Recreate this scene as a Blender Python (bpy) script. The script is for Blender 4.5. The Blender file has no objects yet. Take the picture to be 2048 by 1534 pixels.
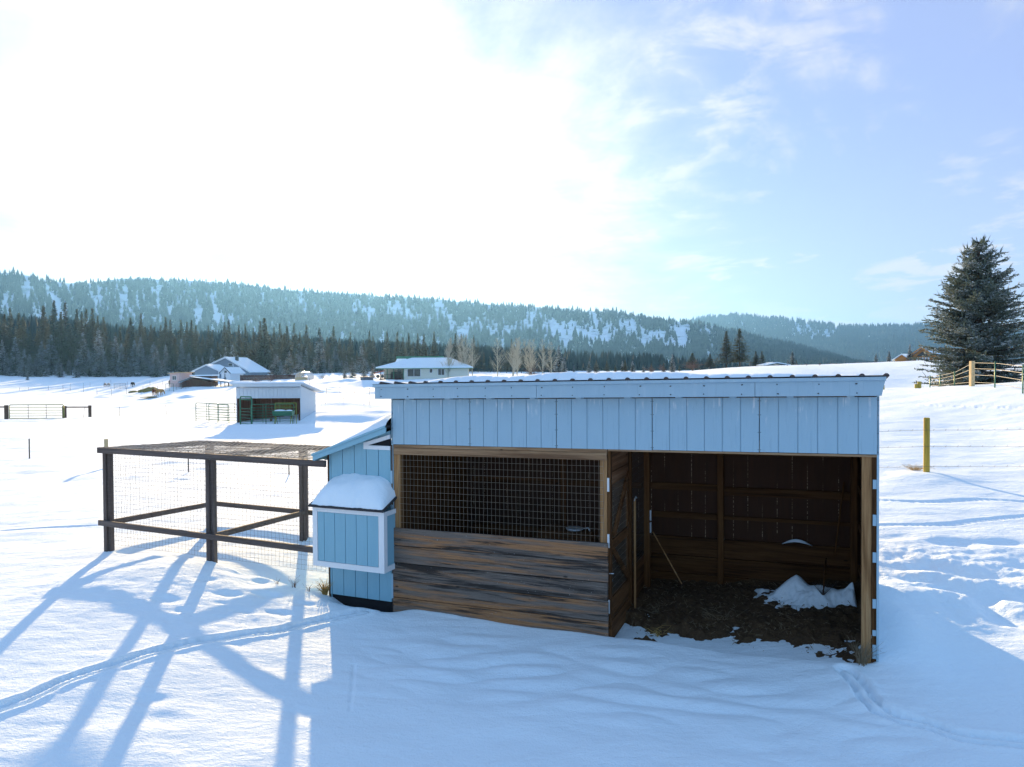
import bpy, math, random
import numpy as np
from mathutils import Vector, Matrix
R = math.radians
rnd = random.Random(7)
S = bpy.context.scene
COL = S.collection

# ------------------------------------------------------------------ camera, sky, sun, exposure
F = 1430.0; CH = 3.2; PITCH = R(1.0); ROLL = R(.35); TH = R(22.37)
fw = np.array([0, math.cos(PITCH), -math.sin(PITCH)]); r0 = np.array([1., 0, 0]); u0 = np.cross(r0, fw)
rt = r0*math.cos(ROLL) - u0*math.sin(ROLL); up = np.cross(rt, fw)
cam = bpy.data.cameras.new('camera'); co = bpy.data.objects.new('camera', cam); COL.objects.link(co)
cam.sensor_width = 36; cam.lens = 36*F/2048; cam.clip_start = .05; cam.clip_end = 20000
m = Matrix(((rt[0], up[0], -fw[0], 0), (rt[1], up[1], -fw[1], 0), (rt[2], up[2], -fw[2], CH), (0, 0, 0, 1)))
co.matrix_world = m
S.camera = co
SUN_AZ = R(-15.0); SUN_EL = R(11.5)           # azimuth from +Y towards +X
sd = Vector((math.sin(SUN_AZ)*math.cos(SUN_EL), math.cos(SUN_AZ)*math.cos(SUN_EL), math.sin(SUN_EL)))
sun = bpy.data.lights.new('sun', 'SUN'); sun.energy = 4.7; sun.angle = R(.6); sun.color = (1, .71, .37)
so = bpy.data.objects.new('sun', sun); COL.objects.link(so)
so.rotation_euler = sd.to_track_quat('Z', 'Y').to_euler()
S.view_settings.view_transform = 'Standard'; S.view_settings.look = 'None'
S.view_settings.gamma = 1; S.view_settings.exposure = 1.60
S.cycles.max_bounces = 8; S.cycles.transparent_max_bounces = 12; S.cycles.volume_bounces = 0
S.cycles.use_denoising = True


class N:
    """small node helper"""
    def __init__(s, tree): s.t = tree; s.n = tree.nodes; s.l = tree.links
    def add(s, typ, **kw):
        n = s.n.new(typ)
        for k, v in kw.items():
            if k.startswith('i_'):
                s.put(n.inputs[k[2:].replace('_', ' ')], v)
            elif k.startswith('n') and k[1:].isdigit():
                s.put(n.inputs[int(k[1:])], v)
            else: setattr(n, k, v)
        return n
    def put(s, sock, v):
        if hasattr(v, 'is_linked') or isinstance(v, bpy.types.NodeSocket): s.l.new(v, sock)
        else: sock.default_value = v
    def math(s, op, a, b=0.0, c=None, clamp=False):
        n = s.add('ShaderNodeMath', operation=op, use_clamp=clamp); s.put(n.inputs[0], a); s.put(n.inputs[1], b)
        if c is not None: s.put(n.inputs[2], c)
        return n.outputs[0]
    def step(s, v, lo, hi, a=0.0, b=1.0):
        n = s.add('ShaderNodeMapRange', interpolation_type='SMOOTHSTEP'); s.put(n.inputs[0], v)
        n.inputs[1].default_value = lo; n.inputs[2].default_value = hi; n.inputs[3].default_value = a; n.inputs[4].default_value = b
        return n.outputs[0]
    def mix(s, f, a, b):
        n = s.add('ShaderNodeMix', data_type='RGBA'); s.put(n.inputs[0], f); s.put(n.inputs[6], col4(a)); s.put(n.inputs[7], col4(b))
        return n.outputs[2]
    def noise(s, vec, scale, detail=4, rough=.55, dist=0.0, out=0):
        n = s.add('ShaderNodeTexNoise'); s.put(n.inputs['Vector'], vec); n.inputs['Scale'].default_value = scale
        n.inputs['Detail'].default_value = detail; n.inputs['Roughness'].default_value = rough; n.inputs['Distortion'].default_value = dist
        return n.outputs[out]
    def map(s, vec, scale=(1, 1, 1), loc=(0, 0, 0), rot=(0, 0, 0)):
        n = s.add('ShaderNodeMapping'); s.put(n.inputs['Vector'], vec); n.inputs['Scale'].default_value = scale
        n.inputs['Location'].default_value = loc; n.inputs['Rotation'].default_value = rot
        return n.outputs[0]


def col4(c):
    if isinstance(c, tuple) and len(c) == 3: return (*c, 1)
    return c


W = bpy.data.worlds.new('World'); S.world = W; W.use_nodes = True
w = N(W.node_tree); w.n.clear()
sky = w.add('ShaderNodeTexSky', sky_type='NISHITA', sun_disc=False, sun_elevation=SUN_EL, sun_rotation=SUN_AZ,
            altitude=900, air_density=1.0, dust_density=.35, ozone_density=4.0)
tc = w.add('ShaderNodeTexCoord').outputs['Generated']
nrm = w.add('ShaderNodeVectorMath', operation='NORMALIZE'); w.l.new(tc, nrm.inputs[0]); D = nrm.outputs[0]
sep = w.add('ShaderNodeSeparateXYZ'); w.l.new(D, sep.inputs[0])
zc = w.math('ADD', w.math('MAXIMUM', sep.outputs[2], 0), .10)
cmb = w.add('ShaderNodeCombineXYZ')
w.put(cmb.inputs[0], w.math('DIVIDE', sep.outputs[0], zc)); w.put(cmb.inputs[1], w.math('DIVIDE', sep.outputs[1], zc))
P = cmb.outputs[0]
dt = w.add('ShaderNodeVectorMath', operation='DOT_PRODUCT'); w.l.new(D, dt.inputs[0]); dt.inputs[1].default_value = sd
ang = w.math('MULTIPLY', w.math('ARCCOSINE', w.math('MINIMUM', dt.outputs['Value'], .99999)), 57.2958)
n1 = w.noise(w.map(P, (1, .55, 1), rot=(0, 0, R(25))), 1.1, 7, .62, .6)
n2 = w.noise(w.map(P, (1, 1, 1)), 3.2, 6, .6, .4)
angn = w.math('ADD', ang, w.math('MULTIPLY', w.math('SUBTRACT', n1, .5), -36))
angn = w.math('ADD', angn, w.math('MULTIPLY', w.math('SUBTRACT', n2, .5), -18))
veil = w.step(angn, 14, 34, 1, 0)                    # bright veil of cloud lit through by the sun
wisp = w.math('MULTIPLY', w.step(n1, .45, .62), w.step(n2, .42, .58))
low = w.math('MULTIPLY', w.step(sep.outputs[2], .02, .14, 1, 0), w.step(w.noise(w.map(D, (5, 5, 26), (1.7, 0, 0)), 1.0, 5, .6, .3), .44, .56))
hz = w.math('MULTIPLY', w.step(sep.outputs[2], .0, .34, 1, 0), .35)
cl = w.math('MAXIMUM', w.math('MAXIMUM', w.math('MULTIPLY', wisp, .85), w.math('MULTIPLY', low, .9)), hz)
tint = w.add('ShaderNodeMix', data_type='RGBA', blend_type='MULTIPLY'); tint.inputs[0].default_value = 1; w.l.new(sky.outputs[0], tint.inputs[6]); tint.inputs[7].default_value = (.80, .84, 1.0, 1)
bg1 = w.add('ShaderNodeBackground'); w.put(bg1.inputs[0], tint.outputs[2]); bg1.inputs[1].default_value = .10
SKYN = (w, sky, bg1)
cloudc = w.mix(w.step(ang, 20, 60), (1.0, .97, .93), (.93, .96, 1.0))
bg2 = w.add('ShaderNodeBackground'); w.put(bg2.inputs[0], cloudc); w.put(bg2.inputs[1], w.step(ang, 10, 45, .40, .31))
bg3 = w.add('ShaderNodeBackground'); bg3.inputs[0].default_value = (.95, .97, 1, 1); w.put(bg3.inputs[1], w.step(ang, 4, 30, .50, .34))
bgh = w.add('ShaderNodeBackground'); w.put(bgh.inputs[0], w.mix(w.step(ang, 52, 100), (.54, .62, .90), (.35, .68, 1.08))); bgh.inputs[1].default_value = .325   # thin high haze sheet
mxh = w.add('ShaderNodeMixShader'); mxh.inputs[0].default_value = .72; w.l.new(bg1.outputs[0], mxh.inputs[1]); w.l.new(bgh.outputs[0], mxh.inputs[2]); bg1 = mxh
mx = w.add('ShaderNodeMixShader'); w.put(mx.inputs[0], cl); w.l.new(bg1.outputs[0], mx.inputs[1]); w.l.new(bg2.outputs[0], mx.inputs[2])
# one small grey cloud low over the ridge
cd = Vector(tuple((fw + rt*(447-1024)/F - up*(517-767)/F))).normalized(); cr = cd.cross(Vector((0, 0, 1))).normalized(); cu = cr.cross(cd)
def dotn(v):
    n = w.add('ShaderNodeVectorMath', operation='DOT_PRODUCT'); w.l.new(D, n.inputs[0]); n.inputs[1].default_value = v; return n.outputs['Value']
ex = w.math('DIVIDE', dotn(cr), .042); ey = w.math('DIVIDE', w.math('ADD', dotn(cu), w.math('MULTIPLY', dotn(cr), .12)), .013)
ed = w.math('ADD', w.math('SQRT', w.math('ADD', w.math('MULTIPLY', ex, ex), w.math('MULTIPLY', ey, ey))), w.math('MULTIPLY', w.math('SUBTRACT', w.noise(D, 60, 4), .5), .9))
front = w.math('GREATER_THAN', dotn(cd), .5)
gm = w.math('MULTIPLY', w.step(ed, .3, 1.25, .8, 0), front)
bg4 = w.add('ShaderNodeBackground'); bg4.inputs[0].default_value = (1.0, .70, .52, 1); bg4.inputs[1].default_value = .24
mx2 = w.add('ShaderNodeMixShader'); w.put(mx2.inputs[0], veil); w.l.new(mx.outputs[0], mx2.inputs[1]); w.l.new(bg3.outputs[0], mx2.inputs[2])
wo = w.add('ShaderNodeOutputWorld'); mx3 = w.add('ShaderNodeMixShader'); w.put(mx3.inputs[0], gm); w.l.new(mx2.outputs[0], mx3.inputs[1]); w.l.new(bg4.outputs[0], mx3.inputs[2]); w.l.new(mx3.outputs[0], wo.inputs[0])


# ------------------------------------------------------------------ pixel <-> place (pixels of the 2048 px photograph)
def ray(px, py): return fw + rt*(px-1024)/F - up*(py-767)/F
def at(px, py, Y):
    d = ray(px, py); return np.array([0, 0, CH]) + d*(Y/d[1])
X_ = np.array([math.cos(TH), -math.sin(TH)]); Y_ = np.array([math.sin(TH), math.cos(TH)])
C0 = at(1757, 1330, 7.71)[:2]                       # right front corner of the shelter
def loc2w(x, y): return C0 + X_*x + Y_*y
def w2loc(X, Y):
    dx = X-C0[0]; dy = Y-C0[1]
    return dx*X_[0]+dy*X_[1], dx*Y_[0]+dy*Y_[1]

# ------------------------------------------------------------------ noise
_pr = np.random.RandomState(5); _perm = _pr.permutation(512); _perm = np.concatenate([_perm, _perm, _perm]); _ga = _pr.rand(512)*2*np.pi
_gx = np.cos(_ga); _gy = np.sin(_ga)
def perlin(x, y):
    xi = np.floor(x).astype(int); yi = np.floor(y).astype(int); xf = x-xi; yf = y-yi; xi &= 511; yi &= 511
    u = xf*xf*xf*(xf*(xf*6-15)+10); v = yf*yf*yf*(yf*(yf*6-15)+10)
    def g(a, b, fx, fy):
        h = _perm[_perm[a & 511] + (b & 511)] & 511
        return _gx[h]*fx + _gy[h]*fy
    a = g(xi, yi, xf, yf); b = g(xi+1, yi, xf-1, yf); c = g(xi, yi+1, xf, yf-1); d = g(xi+1, yi+1, xf-1, yf-1)
    return (a+(b-a)*u) + ((c+(d-c)*u)-(a+(b-a)*u))*v
def fbm(x, y, o=4, g=.5):
    t = 0; a = 1
    for k in range(o): t = t + a*perlin(x*2**k+17.3*k, y*2**k-9.1*k); a *= g
    return t
def sstep(v, a, b):
    t = np.clip((v-a)/(b-a), 0, 1); return t*t*(3-2*t)

# ------------------------------------------------------------------ the lie of the land
def q_(X, Y):
    X = np.asarray(X, float); Y = np.asarray(Y, float); r = np.sqrt(X*X+Y*Y)+1e-6; L = np.log1p(r/3)
    return X/r*L, Y/r*L
_cp = []
def cpx(px, py, Y): _cp.append(tuple(at(px, py, Y)))
def cxy(X, Y, z): _cp.append((X, Y, z))
for a in range(0, 360, 45): cxy(3*math.sin(R(a)), 3*math.cos(R(a)), -.15)
for X, Y, z in ((0, -15, -.2), (15, -12, .6), (-15, -12, -.2), (20, 3, 1.0), (-20, 3, 0), (60, 10, 3), (-60, 10, -1), (0, -60, 0), (50, -50, 2), (-50, -50, -1),
                (250, 60, 8), (-250, 60, 0), (0, -300, 0), (-900, 100, 5), (900, 100, 15), (0, -900, 0)): cxy(X, Y, z)
for lx, ly, z in ((0, 0, 0), (-1.5, -.1, -.1), (-3, -.1, -.1), (-4.5, -.15, -.1), (-6.1, -.15, -.12), (-7.2, -.1, -.06), (-8.4, -.2, .06), (-9.48, 0, .2), (-11.7, 0, .16),
                  (-9.46, 2.25, .13), (-11.7, 2.3, .1), (-3, 2.4, 0), (0, 2.6, .25), (-6, 2.6, 0), (-14, 0, .05), (-4, 8, -.1), (-8, 8, -.15),
                  (1.2, -.6, 0), (-2, -2.4, -.1), (-6, -3, -.05), (-10, -3, .12), (-12, -5, .1)):
    p = loc2w(lx, ly); cxy(p[0], p[1], z)
for a in ((1900, 1250, 8.6), (1900, 1100, 11), (1853, 948, 16.5), (2048, 990, 14.5), (1950, 850, 25), (1800, 850, 25), (1900, 774, 38), (2048, 763, 36), (1760, 782, 40), (2300, 745, 36),
          (1850, 771, 78), (1850, 723, 120), (1500, 733, 120), (1370, 745, 118), (2040, 722, 120), (1650, 760, 75), (1700, 830, 30),
          (200, 950, 24), (60, 918, 31), (600, 950, 24), (0, 836, 66), (150, 834, 67), (334, 832, 68), (430, 848, 58), (560, 849, 57), (650, 846, 58), (760, 850, 55),
          (300, 791, 143), (100, 782, 160), (0, 785, 150), (355, 773, 150), (230, 765, 200), (100, 752, 235), (0, 752, 235), (300, 752, 235), (480, 758, 190),
          (650, 803, 85), (760, 803, 85), (700, 776, 122), (590, 760, 160), (700, 760, 160), (850, 757, 152), (1000, 757, 155), (420, 775, 148),
          (1200, 752, 200), (1000, 742, 330), (500, 742, 330), (0, 742, 330), (1400, 742, 260), (1800, 735, 300), (2100, 735, 300),
          (0, 738, 900), (1000, 738, 900), (2000, 738, 900), (1100, 800, 60), (1300, 800, 50), (1024, 900, 24), (1350, 900, 22)): cpx(*a)
for dx in (-1.6, 1.6): cxy(25+dx*8, 47, 1.9)
_cp = np.array(_cp); _qx, _qy = q_(_cp[:, 0], _cp[:, 1])
def _k(d2): return np.sqrt(d2+.04)
_n = len(_cp); _A = np.zeros((_n+3, _n+3))
_A[:_n, :_n] = _k((_qx[:, None]-_qx)**2+(_qy[:, None]-_qy)**2) - np.eye(_n)*.01
_A[:_n, _n] = _A[_n, :_n] = 1; _A[:_n, _n+1] = _A[_n+1, :_n] = _qx; _A[:_n, _n+2] = _A[_n+2, :_n] = _qy
_w = np.linalg.solve(_A, np.concatenate([_cp[:, 2], [0, 0, 0]]))
def base_z(X, Y):
    X = np.atleast_1d(np.asarray(X, float)); Y = np.atleast_1d(np.asarray(Y, float)); x, y = q_(X, Y)
    z = _w[_n] + _w[_n+1]*x + _w[_n+2]*y
    for i in range(_n): z = z + _w[i]*_k((x-_qx[i])**2+(y-_qy[i])**2)
    return z
def hit(px, py, Y0=4, Y1=900):
    Ys = np.exp(np.linspace(math.log(Y0), math.log(Y1), 900)); d = ray(px, py)
    X = d[0]/d[1]*Ys; Z = CH+d[2]/d[1]*Ys; g = base_z(X, Ys) - Z
    i = np.argmax(g > 0) if (g > 0).any() else int(np.argmax(g))
    return np.array([X[i], Ys[i], base_z(X[i], Ys[i])[0]])
def gxy(px, py, z=-.05):
    d = ray(px, py); k = (z-CH)/d[2]; return (d[0]*k, d[1]*k)
def near_pt(px, py):
    p = hit(px, py); return (p[0], p[1])

TRACKS = []        # (points, half gauge, width, depth)
tl = [near_pt(*p) for p in ((-60, 1437), (0, 1420), (60, 1402), (130, 1368), (230, 1336), (300, 1312), (400, 1288), (480, 1272), (560, 1262), (620, 1248), (680, 1236), (735, 1224))]
TRACKS.append((tl, .062, .03, .075))
tr_ = [near_pt(*p) for p in ((1690, 1344), (1715, 1368), (1745, 1408), (1790, 1432), (1850, 1450), (1920, 1472), (2000, 1484), (2100, 1490))]
TRACKS.append((tr_, .062, .03, .055))
for pts in (((1750, 1052), (1830, 1050), (1900, 1048), (1960, 1042), (2060, 1032)), ((1750, 1000), (1850, 1003), (1960, 1000), (2060, 1006)),
            ((0, 1062), (120, 1056), (210, 1050)), ((1755, 815), (1850, 812), (1950, 815), (2040, 816)), ((700, 1420), (703, 1390), (706, 1360), (708, 1330))):
    TRACKS.append(([near_pt(*p) for p in pts], .0 if pts[0][0] == 700 else .05, .02 if pts[0][0] == 700 else .045, .012 if pts[0][0] == 700 else .022))
DENTS = []         # (x, y, rx, ry, depth)
for px, py, rx, ry, dp in ((482, 1152, .26, .16, .05), (520, 1165, .18, .13, .06), (412, 1165, .22, .13, .05), (335, 1203, .30, .17, .07), (362, 1222, .22, .12, .04), (455, 1190, .24, .12, .05), (575, 1160, .2, .12, .05),
                           (535, 1192, .22, .14, .08), (610, 1212, .26, .13, .06), (490, 1225, .22, .11, .05), (440, 1208, .16, .09, .03), (560, 1228, .3, .12, .05), (300, 1400, .2, .14, .035), (330, 1440, .26, .16, .03),
                           (610, 1430, .2, .14, .03), (630, 1175, .18, .12, .05),
                           (1905, 1084, .5, .2, .09), (2010, 1086, .45, .2, .08), (1860, 1135, .5, .3, .13), (1930, 1150, .4, .3, .12), (1990, 1150, .5, .35, .1), (1900, 1180, .3, .2, .1), (1965, 1190, .3, .25, .14),
                           (1990, 1225, .22, .3, .13), (1975, 1205, .2, .2, .1), (2040, 1195, .3, .25, .1), (1840, 1165, .4, .18, .08), (2045, 1130, .3, .2, .08), (1790, 1075, .4, .2, .05), (1800, 1120, .3, .2, .06),
                           (2030, 1240, .25, .2, .1)):
    g = near_pt(px, py); DENTS.append((g[0], g[1], rx*.8, ry*.8, -dp*.55))
for px, py, rx, ry, dp in ((1880, 1150, .35, .22, .10), (1850, 1200, .5, .25, .10), (1800, 1185, .5, .3, .10), (1960, 1170, .3, .25, .08), (300, 1160, 1.3, .7, .05), (380, 1140, .7, .5, .05), (520, 1130, .8, .4, .06), (600, 1150, .5, .3, .05),
                           (700, 1225, .5, .35, .05), (300, 1250, 1.4, .8, .04), (150, 1180, 1.2, .7, .05), (1853, 955, .9, .6, .12), (1790, 1300, .5, .4, .07),
                           (1820, 1250, .7, .5, .08)):
    g = near_pt(px, py); DENTS.append((g[0], g[1], rx, ry, dp*.6))
HEAPS = []         # ploughed and drifted snow further out
hr = random.Random(3)
for k in range(110):
    px = hr.uniform(630, 790) if k % 2 else hr.uniform(180, 480); py = hr.uniform(760, 790) if k % 2 else hr.uniform(772, 822)
    g = hit(px, py, 60, 300); s = g[1]/120
    HEAPS.append((g[0], g[1], hr.uniform(.6, 2.2)*s, hr.uniform(.5, 2.0)*s, hr.uniform(.06, .28)*s))
for k in range(60):
    px = hr.uniform(-50, 480); py = hr.uniform(845, 960); g = hit(px, py, 15, 80)
    HEAPS.append((g[0], g[1], hr.uniform(.3, .9), hr.uniform(.2, .5), hr.uniform(-.05, .07)))
for px, py, rx, ry, dp in ((700, 812, 5, 3, .5), (660, 838, 5, 3, .45), (755, 838, 6, 3, .5), (745, 870, 6, 3, .3), (560, 856, 6, 2.5, .25), (690, 768, 7, 4, 1.0), (735, 772, 6, 4, .9), (655, 766, 5, 3, .45)):
    g = hit(px, py, 30, 300); HEAPS.append((g[0], g[1], rx, ry, dp))

def seg_dist(X, Y, pts):
    best = np.full(X.shape, 1e9); along = np.zeros(X.shape); acc = 0
    for (ax, ay), (bx, by) in zip(pts, pts[1:]):
        dx, dy = bx-ax, by-ay; L = math.hypot(dx, dy); t = np.clip(((X-ax)*dx+(Y-ay)*dy)/(L*L), 0, 1)
        d = np.hypot(X-ax-t*dx, Y-ay-t*dy); mlt = d < best
        best = np.where(mlt, d, best); along = np.where(mlt, acc+t*L, along); acc += L
    return best, along
def spline(pts, n=8):
    P = [np.array(p) for p in pts]; P = [2*P[0]-P[1]] + P + [2*P[-1]-P[-2]]; o = []
    for i in range(1, len(P)-2):
        for k in range(n):
            t = k/n; o.append(.5*((2*P[i])+(-P[i-1]+P[i+1])*t+(2*P[i-1]-5*P[i]+4*P[i+1]-P[i+2])*t*t+(-P[i-1]+3*P[i]-3*P[i+1]+P[i+2])*t**3))
    o.append(P[-2]); return [tuple(a) for a in o]

def ground(X, Y):
    """snow surface, with drifts, tracks and dents"""
    X = np.atleast_1d(np.asarray(X, float)).copy(); Y = np.atleast_1d(np.asarray(Y, float)).copy()
    z = base_z(X, Y); r = np.hypot(X, Y)
    far = sstep(r, 60, 400)
    z = z + fbm(X/2.2, Y/1.6, 3)*.045*(1-far) + fbm(X/9+3, Y/7, 3)*.10*sstep(r, 8, 40) + fbm(X/40, Y/30, 3)*.5*sstep(r, 70, 300)
    z = z + fbm(X/.5, Y/.22+fbm(X/2, Y/2, 2)*1.2, 2)*.006*(1-sstep(r, 15, 60)) * (1+perlin(X/3, Y/3))
    # soft wind scallops in front of the shelter
    lx, ly = w2loc(X, Y)
    mk = np.exp(-((ly+1.3)/1.0)**2)*sstep(lx, -6.5, -5)*(1-sstep(lx, -.3, .8))
    z = z + mk*(.105*np.abs(perlin(lx/.9+3, ly/.36-.25*lx))-.03)
    # trodden floor inside the shelter and the run
    ins = sstep(lx, -6.2, -6.0)*(1-sstep(lx, -.12, 0))*sstep(ly, -.06, .10)*(1-sstep(ly, 2.3, 2.5))
    z = z - .10*ins
    run = sstep(lx, -11.65, -11.5)*(1-sstep(lx, -7.3, -7.15))*sstep(ly, -.06+.10*perlin(lx*1.3, lx*0), .0+.12*perlin(lx*1.3, lx*0)+.03)*(1-sstep(ly, 2.2, 2.3))
    z = z - .075*run
    pit = np.exp(-((lx+6.55)/.6)**4)*np.exp(-((ly-.05)/.22)**2)
    z = z - .17*pit
    for i, (pts, gg, wd, dp) in enumerate(TRACKS):
        xs = [p[0] for p in pts]; ys = [p[1] for p in pts]
        mk = (X > min(xs)-.5) & (X < max(xs)+.5) & (Y > min(ys)-.5) & (Y < max(ys)+.5)
        if mk.any():
            d, al = seg_dist(X[mk], Y[mk], spline(pts, 5)); wob = perlin(al*9, al*0+i)*.012; pul = .7+.5*np.abs(np.sin(al*22+perlin(al*2, al*0)*3))
            d = d+wob
            if gg > 0: gr = np.exp(-((d-gg)/wd)**4)*dp*pul + np.exp(-(d/(gg*1.6))**4)*dp*.12 - np.exp(-((d-gg-.07)/.04)**2)*dp*.25
            else: gr = np.exp(-(d/wd)**2)*dp
            z[mk] -= gr
    for x, y, rx, ry, dp in DENTS:
        mk = (np.abs(X-x) < 3*rx) & (np.abs(Y-y) < 3*ry)
        if mk.any():
            e = ((X[mk]-x)/rx)**2+((Y[mk]-y)/ry)**2
            z[mk] += dp*np.exp(-e**1.5) if dp < 0 else dp*np.exp(-e)
    for x, y, rx, ry, dp in HEAPS:
        mk = (np.abs(X-x) < 3*rx) & (np.abs(Y-y) < 3*ry)
        if mk.any():
            e = ((X[mk]-x)/rx)**2+((Y[mk]-y)/ry)**2
            z[mk] += dp*np.exp(-e)*(1+.5*perlin(X[mk]*1.3/rx, Y[mk]*1.3/ry))
    rg = np.exp(-((X-6.3)/1.5)**4)*np.exp(-((Y-10)/1.6)**4); z = z + rg*(.030*fbm(X/.35, Y/.3, 4, .6)+.03*np.abs(perlin(X/.55+7, Y/.5)))
    lf = np.exp(-((lx+9)/2.6)**4)*np.exp(-((ly+1.3)/1.1)**4); z = z + lf*(.018*fbm(X/.4, Y/.35, 3, .6))
    # drift against the open right end and post foot
    dr = np.exp(-((lx-.35)/.35)**2)*np.exp(-((ly-.9)/1.1)**2); z = z + .10*dr
    mk = (r > 30) & (r < 200) & (X < 0)
    z[mk] += .05*fbm(X[mk]/1.2, Y[mk]/1.2, 3)*sstep(Y[mk], 70, 110)
    return z
def gz(x, y): return float(ground(x, y)[0])


# ------------------------------------------------------------------ mesh helpers
def npmesh(name, V, Fc, smooth=True):
    me = bpy.data.meshes.new(name); V = np.asarray(V, np.float32); Fc = np.asarray(Fc, np.int32); k = Fc.shape[1]
    me.vertices.add(len(V)); me.vertices.foreach_set('co', V.ravel())
    me.loops.add(Fc.size); me.loops.foreach_set('vertex_index', Fc.ravel())
    me.polygons.add(len(Fc)); me.polygons.foreach_set('loop_start', np.arange(0, Fc.size, k, dtype=np.int32))
    if smooth: me.polygons.foreach_set('use_smooth', np.ones(len(Fc), bool))
    me.update(calc_edges=True); return me
def obj(name, me, mat=None, parent=None):
    o = bpy.data.objects.new(name, me); COL.objects.link(o)
    if mat and not me.materials: me.materials.append(mat)
    if parent: o.parent = parent
    return o
def tag(o, label=None, cat=None, group=None, kind=None):
    if label: o['label'] = label
    if cat: o['category'] = cat
    if group: o['group'] = group
    if kind: o['kind'] = kind
    return o
def empty(name, loc, rz=0, label=None, cat=None, group=None, scale=1):
    o = bpy.data.objects.new(name, None); COL.objects.link(o); o.location = loc; o.rotation_euler = (0, 0, rz); o.scale = (scale,)*3
    o.empty_display_size = .2
    return tag(o, label, cat, group)
def dup(o, loc=None, rz=None, scale=None, label=None, group=None):
    c = o.copy(); COL.objects.link(c)
    if loc is not None: c.location = loc
    if rz is not None: c.rotation_euler = (0, 0, rz)
    if scale is not None: c.scale = scale if isinstance(scale, tuple) else (scale,)*3
    if label: c['label'] = label
    if group: c['group'] = group
    for ch in list(o.children):
        d = ch.copy(); COL.objects.link(d); d.parent = c
        for g in list(ch.children):
            e = g.copy(); COL.objects.link(e); e.parent = d
    return c

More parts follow.
